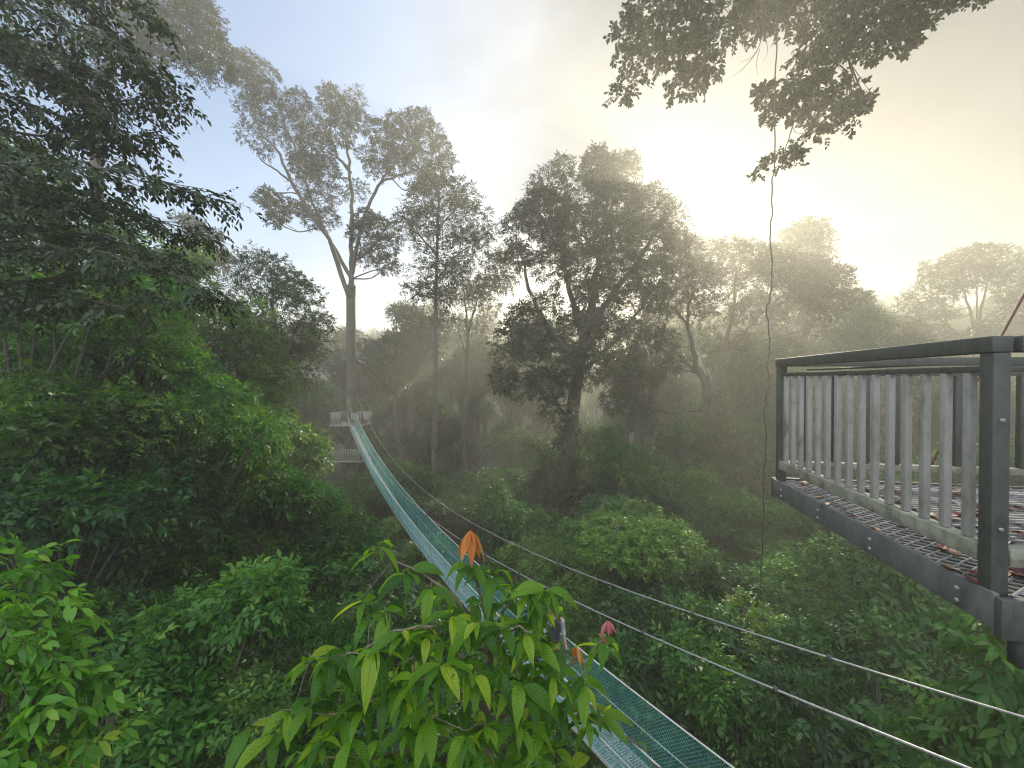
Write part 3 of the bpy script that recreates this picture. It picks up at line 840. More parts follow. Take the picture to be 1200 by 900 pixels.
# fallen leaves on the platform
rng = np.random.default_rng(8)
dl = []
for k in range(5):
    n = 7; t = np.linspace(0, 1, n); wv = .32 * np.sin(PI * t ** .8) ** .8; wv[0] = .02; wv[-1] = 0.005
    curl = rng.uniform(.2, .7); V = []
    for i in range(n):
        for j in (-1, -.5, 0, .5, 1):
            V.append((t[i] - .5, wv[i] * j, curl * (wv[i] * j) ** 2 * 2.2 + .16 * curl * math.sin(t[i] * 4 + k) + .02 * math.sin(9 * t[i] + j * 3)))
    V = np.array(V) * .125; V[:, 2] -= V[:, 2].min()
    F = [(i * 5 + j, (i + 1) * 5 + j, (i + 1) * 5 + j + 1, i * 5 + j + 1) for i in range(n - 1) for j in range(4)]
    dl.append(mesh_from('fallen_leaf', V, F, LEAF_DEAD, rng.random(len(F)) * .5 + .25, True))
spots = [(.06, -.02), (.12, .04), (.2, -.02), (1.3, -.02), (1.5, .03), (1.0, .0), (.75, -.02)]
for k in range(235):
    spots.append((rng.uniform(.05, LU - .05), .12 + 2.3 * rng.random()))
for k, (a, b) in enumerate(spots):
    o = bpy.data.objects.new('fallen_leaf', dl[k % 5]); link(o)
    o.location = pb + lp(a, b, .012 if not (.3 < a < 1.98 and b > .5) else .026)
    o.rotation_euler = (rng.uniform(-.25, .25), rng.uniform(-.25, .25), rng.uniform(0, 6.28)); s = rng.uniform(.45, .95); o.scale = (s, s, s)
    tag(o, 'curled reddish brown dead leaf lying on the mesh floor of the steel platform', 'leaf', 'dead leaves scattered on the steel platform')

# ------------------------------------------------------------------ the person on the footbridge
def skin_body(name, joints, edges, mat, parent, sub=2):
    me = bpy.data.meshes.new(name)
    me.from_pydata([j[0] for j in joints], edges, [])
    o = bpy.data.objects.new(name, me); link(o, parent)
    md = o.modifiers.new('skin', 'SKIN'); md.use_smooth_shade = True
    for v, j in zip(me.skin_vertices[0].data, joints):
        v.radius = (j[1], j[2] if len(j) > 2 else j[1])
    me.skin_vertices[0].data[0].use_root = True
    if sub:
        sd_ = o.modifiers.new('subsurf', 'SUBSURF'); sd_.levels = sub; sd_.render_levels = sub
    me.materials.append(mat)
    return o


tp_ = 35.7
pz = float(deck_z(tp_)) + .034
pbase = bp(tp_, .0, pz)[0]
man = empty('person', pbase, 'person in dark clothes walking along the footbridge holding something blue', 'person')
man.rotation_euler = (0, 0, math.atan2(-DIR[0], DIR[1]))      # local +Y looks along the bridge towards us

J = [((0, 0, .93), .13, .1), ((0, .0, 1.1), .12, .09), ((0, .0, 1.3), .15, .1), ((0, 0, 1.42), .085, .07), ((0, .01, 1.49), .055, .055), ((0, .02, 1.55), .055, .06), ((0, .03, 1.6), .072, .088), ((0, .02, 1.67), .072, .088),
     ((-.09, 0, .86), .085), ((-.1, .06, .48), .056), ((-.1, .0, .09), .04), ((-.1, .13, .035), .035, .03),
     ((.09, 0, .86), .085), ((.1, .02, .48), .056), ((.1, -.1, .1), .04), ((.1, .02, .035), .035, .03),
     ((-.19, 0, 1.39), .044), ((-.25, -.02, 1.13), .043), ((-.23, .1, .9), .03), ((-.23, .13, .83), .033, .022),
     ((.19, 0, 1.39), .044), ((.26, -.01, 1.13), .043), ((.28, .15, .95), .03), ((.28, .2, .9), .033, .022)]
E = [(0, 1), (1, 2), (2, 3), (3, 4), (4, 5), (5, 6), (6, 7), (0, 8), (8, 9), (9, 10), (10, 11), (0, 12), (12, 13), (13, 14), (14, 15), (3, 16), (16, 17), (17, 18), (18, 19), (3, 20), (20, 21), (21, 22), (22, 23)]
for hx, hy, hz, sg in ((-.23, .13, .83, 1), (.28, .2, .9, -1)):
    hand = 19 if sg == 1 else 23
    for f, (dx, ln) in enumerate(((-.022, .07), (-.008, .08), (.008, .075), (.021, .06))):
        i = len(J); J.append(((hx + dx, hy + .02, hz - .03), .009)); J.append(((hx + dx, hy + .035, hz - .03 - ln * .5), .0085)); J.append(((hx + dx, hy + .02, hz - .03 - ln), .0075))
        E += [(hand, i), (i, i + 1), (i + 1, i + 2)]
    i = len(J); J.append(((hx + sg * .03, hy + .03, hz), .01)); J.append(((hx + sg * .038, hy + .055, hz - .03), .009)); E += [(hand, i), (i, i + 1)]
skin_body('body', J, E, SKIN, man)
skin_body('shirt', [((0, 0, .86), .15, .12), ((0, 0, 1.1), .145, .115), ((0, 0, 1.3), .168, .12), ((0, 0, 1.44), .13, .105), ((-.2, 0, 1.41), .1), ((.2, 0, 1.41), .1)], [(0, 1), (1, 2), (2, 3), (3, 4), (3, 5)], SHIRT, man)
for s, el in ((-1, (-.245, -.015, 1.16)), (1, (.255, -.01, 1.16))):
    skin_body('sleeve', [((s * .19, 0, 1.40), .076), ((s * .215, 0, 1.32), .07), (el, .06), ((s * .24, .04, 1.02), .05)], [(0, 1), (1, 2), (2, 3)], SLEEVE, man)
skin_body('trousers', [((0, 0, .95), .14, .115), ((-.09, 0, .84), .1), ((-.1, .06, .48), .075), ((-.1, .01, .14), .062), ((.09, 0, .84), .1), ((.1, .02, .48), .075), ((.1, -.09, .15), .062)], [(0, 1), (1, 2), (2, 3), (0, 4), (4, 5), (5, 6)], TROUS, man)
for x, y in ((-.1, .06), (.1, -.03)):
    mb = MB(); th = np.linspace(-.14, .14, 8)
    mb.tube(np.stack([np.full(8, x), y + th, .045 + .012 * np.cos(th * 11) + (0 if y > 0 else .0)], 1), [.03, .044, .05, .05, .048, .048, .042, .02], 9); mb.build('shoe', SHIRT, man, smooth=True)
skin_body('hair', [((0, .0, 1.66), .078, .085), ((0, -.015, 1.70), .074, .085)], [(0, 1)], HAIRM, man)
mb = MB(); th = np.linspace(0, PI, 7)
mb.tube(np.stack([th * 0, .105 + .025 * np.sin(th), 1.585 + .03 * np.cos(th)], 1), [.004, .01, .013, .016, .018, .012, .004], 6); mb.build('nose', SKIN, man, smooth=True)
for s in (-1, 1):
    mb = MB(); mb.tube([[s * .03, .1, 1.635], [s * .03, .113, 1.635], [s * .03, .118, 1.635]], [.012, .01, .003], 8); mb.build('eye', HAIRM, man)
    mb = MB(); mb.tube([[s * .08, .0, 1.65], [s * .09, .0, 1.625], [s * .082, .005, 1.595]], [.012, .018, .01], 7); mb.build('ear', SKIN, man, smooth=True)
mb = MB(); mb.tube([[-.022, .108, 1.555], [0, .116, 1.552], [.022, .108, 1.555]], [.003, .007, .003], 6); mb.build('mouth', LEAF_DEAD, man)
yaw = man.rotation_euler.z
hl = np.array([.28, .22, .82]); hw = pbase + np.array([hl[0] * math.cos(yaw) - hl[1] * math.sin(yaw), hl[0] * math.sin(yaw) + hl[1] * math.cos(yaw), hl[2]])
bt = empty('water_flask', hw, 'bright blue flask held in the hand of the person on the footbridge', 'flask')
mb = MB(); mb.tube([[0, 0, -.09], [0, 0, -.088], [0, 0, .06], [0, 0, .085], [0, 0, .09]], [.005, .042, .042, .028, .02], 14); mb.build('flask_body', BLUE, bt, smooth=True)
mb = MB(); mb.tube([[0, 0, .091], [0, 0, .092], [0, 0, .12], [0, 0, .122]], [.004, .024, .024, .004], 12); mb.build('cap', SHIRT, bt, smooth=True)

# ------------------------------------------------------------------ foreground tree with long drooping leaves
rng = np.random.default_rng(21)
fy = 3.55
fb = np.array([-.3, 3.75, float(ground_h(-.3, 3.75)) - .1])
ft = empty('broadleaf_sapling_tree', fb, 'nearest slender tree with long drooping glossy leaves and orange new leaves', 'tree')
F_ = lambda x, y, d=fy: P(x, y, d)
trunk_pts = [fb, fb + [.1, .1, 8], [-.2, 3.75, 14.5], F_(565, 960, 3.8), F_(568, 850, 3.7), F_(575, 760, 3.62), F_(560, 690, 3.55)]
trl = smooth_line(trunk_pts, 5)
mb = MB(); mb.tube(trl - fb, np.interp(np.linspace(0, 1, len(trl)), [0, .5, .7, 1], [.14, .08, .035, .008]), 8, .05, rng); mb.build('trunk', TWIG, ft, smooth=True)
branches = [
    [F_(568, 850, 3.7), F_(520, 800, 3.5), F_(450, 815, 3.35), F_(395, 840, 3.2), F_(330, 835, 3.1)],
    [F_(575, 770, 3.62), F_(520, 740, 3.4), F_(470, 740, 3.25), F_(420, 765, 3.2), F_(385, 775, 3.15)],
    [F_(572, 760, 3.62), F_(530, 700, 3.6), F_(480, 668, 3.7), F_(443, 645, 3.75)],
    [F_(575, 750, 3.62), F_(600, 705, 3.4), F_(640, 690, 3.3)],
    [F_(572, 800, 3.65), F_(610, 770, 3.4), F_(650, 785, 3.3), F_(690, 772, 3.3), F_(710, 742, 3.35)],
    [F_(568, 850, 3.7), F_(620, 830, 3.4), F_(660, 830, 3.25), F_(700, 850, 3.2)],
    [F_(566, 880, 3.72), F_(600, 880, 3.3), F_(650, 890, 3.1)],
    [F_(566, 900, 3.74), F_(500, 880, 3.3), F_(440, 890, 3.1), F_(370, 890, 3.0)],
    [F_(560, 690, 3.55), F_(552, 660, 3.5), F_(551, 632, 3.45)],
    [F_(568, 840, 3.7), F_(545, 800, 3.25), F_(520, 790, 3.0), F_(490, 800, 2.9)],
    [F_(572, 780, 3.6), F_(600, 740, 3.2), F_(625, 745, 3.05)],
    [F_(566, 870, 3.7), F_(560, 850, 3.2), F_(545, 860, 2.95)],
    [F_(572, 800, 3.65), F_(520, 760, 3.9), F_(470, 780, 4.0), F_(430, 800, 4.1)],
]
blines = []
mb = MB()
for b in branches:
    l = smooth_line(b, 6); l[1:-1] += rng.normal(size=(len(l) - 2, 3)) * .008
    mb.tube(l - fb, np.linspace(.016, .005, len(l)), 6); blines.append(l)
allb = np.concatenate(blines)
whorls = [(441, 640, 3.75, 5), (478, 668, 3.7, 8), (505, 690, 3.6, 8), (450, 712, 3.5, 6), (425, 700, 3.6, 5), (548, 664, 3.5, 9), (575, 672, 3.45, 8), (600, 684, 3.4, 8), (622, 690, 3.35, 8), (640, 690, 3.3, 8),
          (530, 720, 3.3, 9), (560, 730, 3.2, 9), (590, 735, 3.2, 9), (615, 745, 3.1, 9), (625, 752, 3.25, 8), (500, 740, 3.3, 8), (470, 740, 3.25, 8), (440, 760, 3.2, 7), (405, 768, 3.2, 7), (383, 772, 3.15, 6), (360, 770, 3.2, 5),
          (630, 800, 3.2, 8), (612, 800, 3.1, 9), (580, 790, 3.1, 9), (545, 780, 3.1, 9), (515, 785, 3.05, 8), (488, 800, 2.95, 8), (455, 812, 3.3, 7), (425, 825, 3.25, 7), (395, 835, 3.2, 7), (360, 830, 3.15, 7), (335, 835, 3.1, 6), (320, 860, 3.1, 6),
          (708, 752, 3.35, 9), (685, 800, 3.2, 8), (660, 828, 3.2, 8), (690, 848, 3.2, 8), (705, 835, 3.3, 6), (640, 850, 3.1, 8), (610, 850, 3.0, 8), (570, 850, 3.0, 8), (545, 860, 2.95, 8), (505, 850, 3.1, 8), (475, 860, 3.1, 7), (440, 870, 3.1, 7), (410, 870, 3.05, 7), (375, 872, 3.0, 7), (345, 885, 3.0, 7),
          (650, 880, 3.1, 8), (620, 895, 3.0, 8), (580, 900, 3.0, 8), (540, 905, 3.0, 8), (500, 900, 3.0, 8), (460, 905, 3.0, 8), (415, 905, 3.0, 7), (670, 905, 3.1, 6), (380, 910, 3.0, 6),
          (560, 705, 3.8, 8), (520, 755, 3.9, 7), (600, 770, 3.8, 8), (480, 780, 4.0, 7), (560, 820, 3.9, 8), (620, 820, 3.8, 7), (500, 830, 3.9, 7), (430, 800, 4.1, 6)]
whorls += [(632, 716, 3.3, 7), (626, 775, 3.25, 8), (636, 745, 3.35, 6)]
whorls += [(x + rng.uniform(-30, 24), y + rng.uniform(-14, 24), d + rng.uniform(-.1, .35), max(4, k - 2)) for (x, y, d, k) in whorls if y > 675 and x < 640]
O = []; D = []; N = []; Ln = []; Dr = []; To = []
sA = []; sB = []
for (x, y, d, k) in whorls:
    c = P(x, y, d)
    i = nearest(allb, c); sA.append(allb[i]); sB.append(c)
    for j in range(k):
        th = 2 * PI * (j + rng.uniform(-.3, .3)) / k
        o_ = np.array([math.cos(th), math.sin(th), rng.uniform(-.15, .4)])
        o_ = unit(o_)
        O.append(c + np.array([0, 0, -rng.uniform(0, .06)])); D.append(o_); N.append(unit(np.array([0, 0, 1.0]) + rng.normal(size=3) * .35 + o_ * .3))
        Ln.append(rng.uniform(.12, .35) * (1.25 if rng.random() < .12 else 1)); Dr.append(rng.uniform(.45, 1.25)); To.append(np.clip(rng.normal(.4, .3), 0, 1))
O = np.array(O); D = np.array(D); N = np.array(N); N = unit(N - D * (N * D).sum(1, keepdims=True)); Ln = np.array(Ln); Dr = np.array(Dr)
mb.sticks(np.array(sA) - fb, np.array(sB) - fb, .0045, .003, 4)


def long_leaves(O, D, N, L, droop, wr=.3):
    """ten-station leaf blade folded on the midrib, bending down under its weight"""
    S = np.cross(D, N); n = 7; ts = np.linspace(0, 1, n)
    prof = np.array([.04, .62, .95, 1.0, .82, .48, .02]) * wr * .5
    Vs = []
    for t, w_ in zip(ts, prof):
        c = O + D * (L * (t - .28 * droop * t * t))[:, None] + np.array([0, 0, -1.]) * (L * droop * .62 * t * t)[:, None]
        e = S * (L * w_)[:, None]; up = N * (L * w_ * .35)[:, None]
        Vs += [c - e + up, c, c + e + up]
    V = np.stack(Vs, 1).reshape(-1, 3)
    f = []
    for i in range(n - 1):
        f += [(3 * i, 3 * i + 1, 3 * i + 4, 3 * i + 3), (3 * i + 1, 3 * i + 2, 3 * i + 5, 3 * i + 4)]
    F = (np.arange(len(O))[:, None, None] * 3 * n + np.array(f)[None]).reshape(-1, 4)
    return V, F, len(f)


V, F, k = long_leaves(O, D, N, Ln, Dr)
FOL = (V, F, np.repeat(To, k))


def flush(c, nl, L, mat, label, parent, pb_, spread=.4):
    O = np.repeat(np.array(c)[None], nl, 0); th = np.arange(nl) * 2 * PI / nl + .5
    D = unit(np.stack([np.cos(th) * spread, np.sin(th) * spread, np.full(nl, -.75) + rng.uniform(-.3, .3, nl)], 1)); N = unit(np.stack([np.cos(th), np.sin(th), np.full(nl, .6)], 1)); N = unit(N - D * (N * D).sum(1, keepdims=True))
    V, F, k = long_leaves(O, D, N, L * rng.uniform(.65, 1.15, nl), rng.uniform(.2, .7, nl), .3)
    o = mobj('young_leaves', V - pb_, F, mat, parent, np.repeat(rng.random(nl), k), smooth=True); o['label'] = label


flush(P(551, 622, 3.45), 10, .24, LEAF_ORANGE, 'drooping orange new leaves at the top of the tree', ft, fb, .5)
flush(P(676, 760, 3.3), 4, .15, LEAF_ORANGE, 'pair of small orange new leaves beside the footbridge', ft, fb, .5)
flush(P(713, 729, 3.35), 6, .13, LEAF_PINK, 'hanging pink new leaves on the right branch', ft, fb, .5)
flush(P(708, 748, 3.35), 3, .08, LEAF_PINK, 'small curled pink new leaves on the right branch', ft, fb, .5)
mb.sticks([allb[nearest(allb, P(676, 765, 3.3))] - fb, P(708, 755, 3.35) - fb, P(551, 660, 3.5) - fb], [P(676, 760, 3.3) - fb, P(713, 729, 3.35) - fb, P(551, 617, 3.45) - fb], .004, .003, 4)
near_crown = leafy('crown', FOL[0] - fb, FOL[1], FOL[2], LEAF_BIG, mb, TWIG, ft, True)
uvl = near_crown.data.uv_layers.new(name='UVMap'); vi = np.zeros(len(near_crown.data.loops), np.int32); near_crown.data.loops.foreach_get('vertex_index', vi)
lv = vi % 21; uvv = np.stack([(lv % 3) * .5, (lv // 3) / 6.0], 1); uvv[vi >= len(FOL[0])] = .2
uvl.data.foreach_set('uv', uvv.astype(np.float32).ravel())


def leafy_bush(name, label, clumps, gx, gy, leafL, seed, mat, stems=6, dens=9, m=7, Lt=.35, wr=.4, droop=.35, cat='shrub', group=None, r0=.08):
    rng = np.random.default_rng(seed)
    b = np.array([gx, gy, float(ground_h(gx, gy)) - .1]); root = empty(name, b, label, cat, group)
    cen = np.array([c for c, r in clumps]); rad = np.array([np.broadcast_to(r, (3,)) for c, r in clumps])
    top = cen.mean(0) + [0, 0, -rad.mean() * .3]
    l = smooth_line([b, (b + top) / 2 + rng.normal(size=3) * .2, top], 6)
    mb = MB(); mb.tube(l - b, np.linspace(r0, r0 * .4, len(l)), 8, .05, rng); mb.build('trunk', BARK, root, smooth=True)
    mb = MB()
    for c, r in zip(cen, rad):
        s = l[nearest(l, c) if nearest(l, c) < len(l) - 2 else len(l) - 2]
        q = smooth_line([s, (s + c) / 2 + rng.normal(size=3) * .08, c], 4); mb.tube(q - b, np.linspace(r0 * .35, .008, len(q)), 5)
        e = c + rand_dirs(rng, 9, .3) * r * .9; mb.sticks(np.repeat(c[None], 9, 0) - b, e - b, .008, .003, 4)
    O, U = clump_twigs(rng, cen, rad, dens, .45)
    o, d, n, ll, tone, tw = twig_leaves(rng, O, U, m, Lt, leafL, droop=droop)
    V, F = leaf_broad(o, d, n, ll, wr=wr, droop=.35)
    mb.sticks(tw[0] - b, tw[1] - b, .004, .002, 3)
    leafy('crown', V - b, F, np.repeat(tone, 4), mat, mb, TWIG, root, True)
    return root


k_ = lambda x, y, d, r: (P(x, y, d), r)
leafy_bush('leafy_shrub_tree', 'bright yellow green leafy tree top filling the bottom left corner',
           [k_(15, 680, 4.3, .34), k_(40, 735, 4.2, .36), k_(10, 770, 4.0, .4), k_(60, 790, 4.3, .36), k_(20, 830, 4.0, .4), k_(50, 870, 4.0, .38), k_(0, 890, 3.8, .4), k_(85, 905, 4.2, .35), k_(-30, 720, 4.0, .5), k_(-40, 830, 3.9, .5)],
           -5.6, 4.4, .16, 51, LEAF_SUN, dens=15, m=7, Lt=.26, wr=.42, cat='tree')
leafy_bush('leafy_shrub_tree', 'glossy leafy tree top just below the near corner of the steel platform',
           [k_(1165, 765, 5.2, .42), k_(1190, 800, 5.0, .45), k_(1130, 830, 5.6, .4), k_(1180, 850, 5.2, .5), k_(1140, 885, 5.4, .5), k_(1090, 870, 6.0, .5), k_(1215, 880, 4.8, .5), k_(1100, 910, 5.6, .5), k_(1150, 930, 5, .5)],
           6.3, 5.4, .18, 52, LEAF_LIGHT, dens=11, m=7, Lt=.32, wr=.45, cat='tree')

# ------------------------------------------------------------------ dark overhanging branches at the upper left
rng = np.random.default_rng(61)
ob = np.array([-14.0, 7.5, float(ground_h(-14, 7.5)) - .2])
ot = empty('overhanging_tree', ob, 'dark drooping tree reaching in from the left edge against the sky', 'tree')
trl = smooth_line([ob, ob + [.2, 0, 10], [-13.5, 7.6, 22], [-13.2, 7.6, 33]], 6)
mb = MB(); mb.tube(trl - ob, np.linspace(.5, .2, len(trl)), 10, .05, rng); mb.build('trunk', BARK, ot, smooth=True)
lay = [[(-200, -60), (-60, -30), (60, 20), (150, 60), (200, 112)], [(-200, -120), (0, -60), (120, -20), (170, 10)], [(-200, 60), (-60, 60), (50, 90), (130, 120), (190, 112)],
       [(-200, 130), (-60, 140), (40, 160), (120, 165), (178, 160)], [(-200, 180), (-60, 190), (60, 195), (160, 205), (255, 235)], [(-200, 220), (-50, 240), (60, 240), (150, 250), (240, 275)],
       [(-200, 250), (-60, 280), (50, 290), (140, 300), (262, 345)], [(-200, 300), (-60, 320), (30, 330), (110, 320), (190, 350)], [(-200, -20), (-80, 10), (0, 40), (70, 60), (120, 90)], [(-200, 100), (-90, 90), (0, 110), (80, 140), (130, 150)],
       [(-200, 160), (-90, 200), (0, 215), (90, 225), (150, 240)], [(-200, 240), (-80, 260), (20, 265), (100, 275), (200, 300)], [(-200, 20), (-90, 0), (20, -20), (90, 0), (140, 50)], [(-200, 330), (-90, 350), (0, 350), (70, 345), (140, 360)], [(-200, 40), (-60, 30), (20, 60), (80, 90), (120, 130)]]
O = []; U = []; mb = MB(); sa = []; sb = []; ra = []
for li, pl in enumerate(lay):
    d0 = rng.uniform(6.6, 8.6)
    pts = [P(x, y, d0 + .4 * i * rng.uniform(-.5, .6)) for i, (x, y) in enumerate(pl)]
    st = trl[nearest(trl, pts[0])]
    l = smooth_line([st] + pts, 8); mb.tube(l - ob, np.concatenate([np.linspace(.09, .028, 16), np.linspace(.028, .006, len(l) - 16)]), 6)
    for i in range(10, len(l)):
        for rep in range(2 + i % 2):
            t = l[i] - l[i - 1]; t = unit(t); side = unit(np.cross(t, [0, 0, 1])) * (1 if rep % 2 else -1)
            ln = rng.uniform(.35, 1.15) * (1 - .45 * (i - 10) / (len(l) - 10)); dd = unit(t * .7 + side * rng.uniform(.3, 1) + np.array([0, 0, rng.uniform(-.3, .2)]))
            s = l[i] + t * rng.uniform(0, .15); e = s + dd * ln + np.array([0, 0, -.1 * ln]); sa.append(s); sb.append(e)
            for q in np.arange(.25, 1.01, .18 / ln):
                O.append(s + (e - s) * q + rng.normal(size=3) * .03); U.append(unit(dd + rng.normal(size=3) * .45 + [0, 0, -.25]))
mb.sticks(np.array(sa) - ob, np.array(sb) - ob, .008, .003, 4)
O = np.array(O); U = np.array(U)
o, d, n, ll, tone, tw = twig_leaves(rng, O, U, 7, .3, .12, droop=.12, flat=1.5, jit=.4)
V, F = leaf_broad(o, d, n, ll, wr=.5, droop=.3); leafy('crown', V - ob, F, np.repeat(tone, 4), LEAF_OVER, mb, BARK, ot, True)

# ------------------------------------------------------------------ overhead canopy at the top right with a hanging vine
tb_ = np.array([7.2, -.9, float(ground_h(7.2, -.9)) - .3]); TY = 12.0
trcl = [(740, 50, 26), (738, 100, 20), (730, 118, 14), (760, 25, 34), (745, 75, 18), (795, 45, 34), (815, 75, 28), (795, 105, 18), (825, 100, 16), (845, 15, 38), (880, 25, 30), (835, 50, 22), (905, 5, 30),
        (930, 12, 36), (965, 30, 34), (955, 62, 30), (975, 75, 26), (945, 95, 24), (1000, 15, 36), (1030, 30, 34), (1005, 55, 24), (1050, 22, 30), (1046, 55, 20), (1060, 45, 14), (1085, 5, 28), (1110, 0, 24), (1125, 5, 16),
        (900, 118, 18), (915, 128, 20), (935, 125, 20), (955, 112, 18), (965, 135, 20), (990, 115, 18), (1003, 128, 16), (1010, 118, 12), (970, 155, 14), (955, 158, 12), (985, 140, 14), (898, 196, 11), (915, 188, 12), (928, 180, 12), (932, 192, 8), (890, 203, 6)]
rr_ = np.random.default_rng(14)
hero_tree('canopy_tree', 'overhead tree whose dark leaf clumps hang into the top right of the sky', 
          [(tb_, .95), (tb_ + [0, 0, 2], .7), (tb_ + [0, .2, 20], .6), (tb_ + [0, 1, 36], .45), (tb_ + [.2, 3, 41], .2)],
          [([tb_ + [0, .8, 33], np.array([8.5, 4, 35.5]), P(1020, -90, TY), P(985, -20, TY), P(988, 18, TY), P(965, 55, TY), P(950, 100, TY)], .22, .03),
           ([P(950, 95, TY), P(938, 92, TY), P(931, 112, TY), P(929, 140, TY), P(922, 165, TY), P(916, 188, TY)], .03, .012),
           ([P(1020, -90, TY), P(900, -60, TY - .5), P(830, 20, TY), P(808, 42, TY), P(785, 52, TY)], .1, .02),
           ([P(985, -20, TY), P(1040, 0, TY), P(1100, 5, TY)], .06, .02),
           ([P(895, 5, TY), P(893, 35, TY), P(885, 62, TY), P(870, 82, TY), P(858, 92, TY)], .02, .004),
           ([P(893, 40, TY), P(897, 62, TY), P(892, 75, TY)], .01, .003), ([P(888, 60, TY), P(884, 78, TY), P(886, 92, TY)], .01, .003), ([P(885, 64, TY), P(876, 72, TY), P(866, 76, TY)], .008, .003)],
          [(P(x, y, TY + rr_.uniform(-.6, .8)), np.array([1.0, 1.1, .85]) * r / FPX * TY * .9) for x, y, r in trcl],
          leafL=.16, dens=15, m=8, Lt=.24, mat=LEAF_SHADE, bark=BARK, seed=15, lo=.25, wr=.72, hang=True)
hv = []
for i, (x, y) in enumerate([(907, -20), (907, 60), (906, 120), (906, 190), (903, 215), (904, 250), (901, 275), (904, 320), (902, 350), (897, 362), (900, 380), (902, 405), (899, 430), (902, 450), (896, 480), (898, 520), (896, 560), (896, 600), (894, 650), (893, 690)]):
    hv.append(P(x, y, 11.4 + .05 * math.sin(i * 2.1)))
hb_ = hv[0].copy(); vroot = empty('hanging_vine', hb_, 'thin crooked bare vine hanging straight down from the overhead tree beside the platform', 'vine')
l = smooth_line(hv, 6); l[:, 0] += .012 * np.sin(np.arange(len(l)) * 1.3) + .01 * np.sin(np.arange(len(l)) * .37)
mb = MB(); mb.tube(l - hb_, .017, 6); mb.build('vine_stem', BARK_DARK, vroot)

# ------------------------------------------------------------------ other trees with a shape of their own
rz_ = np.random.default_rng(33)


def spec(name, label, Y, trunk, limbs, cl, r0, r1, jd=2.5, bark=BARK, gxy=None, drop=0.0, rs=1.1, **kw):
    top = P(*trunk[-1], Y); b = P(*trunk[0], Y) if gxy is None else np.array([*gxy, 0]); b[2] = float(ground_h(b[0], b[1])) - .2
    tr = [(b, r0 * 1.7), (b + [0, 0, 1.2], r0 * 1.1)] + [(P(x, y, Y), r0 + (r1 - r0) * (i + 1) / len(trunk)) for i, (x, y) in enumerate(trunk)]
    lm = [([P(x, y, Y + dz) for (x, y, dz) in pts], a, c) for pts, a, c in limbs]
    cl = [q for q in cl if rz_.random() > drop]
    cc = [(P(x, y, Y + rz_.uniform(-jd, jd)), np.array([1.0, 1.15, .85]) * r * rz_.uniform(.85, 1.15) * Y / FPX * rs) for x, y, r in cl]
    return hero_tree(name, label, tr, lm, cc, bark=bark, **kw)


spec('slender_tree', 'slim straight tree with a narrow crown standing just right of the footbridge', 37,
     [(508, 560), (510, 450), (511, 350), (513, 280), (515, 225)],
     [([(511, 330, 0), (535, 300, 1), (560, 285, 1)], .1, .03), ([(512, 300, 0), (490, 275, -1), (468, 265, -1)], .1, .03), ([(514, 270, 0), (535, 245, 1), (548, 235, 1)], .08, .03)],
     [(465, 268, 12), (480, 258, 16), (475, 282, 13), (498, 262, 16), (495, 235, 18), (512, 222, 16), (505, 205, 14), (530, 225, 16), (545, 235, 16), (535, 255, 20), (555, 262, 18), (520, 280, 20), (545, 290, 20), (562, 285, 16), (505, 300, 16), (540, 310, 14), (490, 320, 14), (525, 320, 14), (500, 345, 12), (485, 340, 10), (520, 345, 12), (575, 275, 12)],
     .28, .08, seed=41, leafL=.25, dens=5.5, mat=LEAF_GREY, lo=.35)
spec('forked_tree', 'thin forked tree with a sparse crown behind the slim straight tree', 46,
     [(544, 540), (546, 470), (547, 420), (549, 385)],
     [([(549, 390, 0), (560, 350, 1), (580, 320, 1)], .14, .04), ([(548, 395, 0), (545, 350, -1), (540, 315, -1)], .13, .04), ([(548, 420, 0), (535, 380, 1), (525, 350, 1)], .1, .03)],
     [(580, 310, 14), (590, 335, 13), (570, 335, 14), (558, 350, 16), (575, 360, 14), (540, 320, 14), (545, 345, 14), (525, 350, 13), (590, 300, 12), (520, 375, 10), (565, 378, 12), (600, 320, 10)],
     .3, .16, seed=42, leafL=.28, dens=5, mat=LEAF_GREY, lo=.35)
cc = [(645, 225, 22), (640, 250, 24), (670, 212, 24), (700, 205, 22), (725, 205, 24), (750, 215, 22), (690, 235, 30), (725, 240, 30), (760, 245, 26), (780, 262, 20), (790, 285, 18), (805, 295, 20), (650, 275, 24), (615, 255, 16), (605, 270, 16), (620, 285, 20), (605, 300, 14), (680, 275, 30), (720, 280, 32), (755, 285, 28), (785, 310, 20), (650, 310, 24), (690, 315, 30), (730, 320, 30), (765, 325, 24),
      (660, 345, 26), (700, 350, 30), (740, 355, 26), (770, 350, 18), (640, 360, 18), (615, 375, 18), (600, 395, 18), (625, 400, 24), (595, 420, 20), (620, 430, 24), (650, 410, 26), (680, 390, 28), (710, 395, 26), (740, 390, 20), (640, 450, 22), (610, 455, 18), (665, 440, 26), (690, 430, 24), (590, 445, 14), (730, 425, 18), (655, 480, 18), (690, 470, 20), (632, 235, 14), (660, 198, 14), (735, 190, 12), (700, 190, 14), (770, 235, 14)]
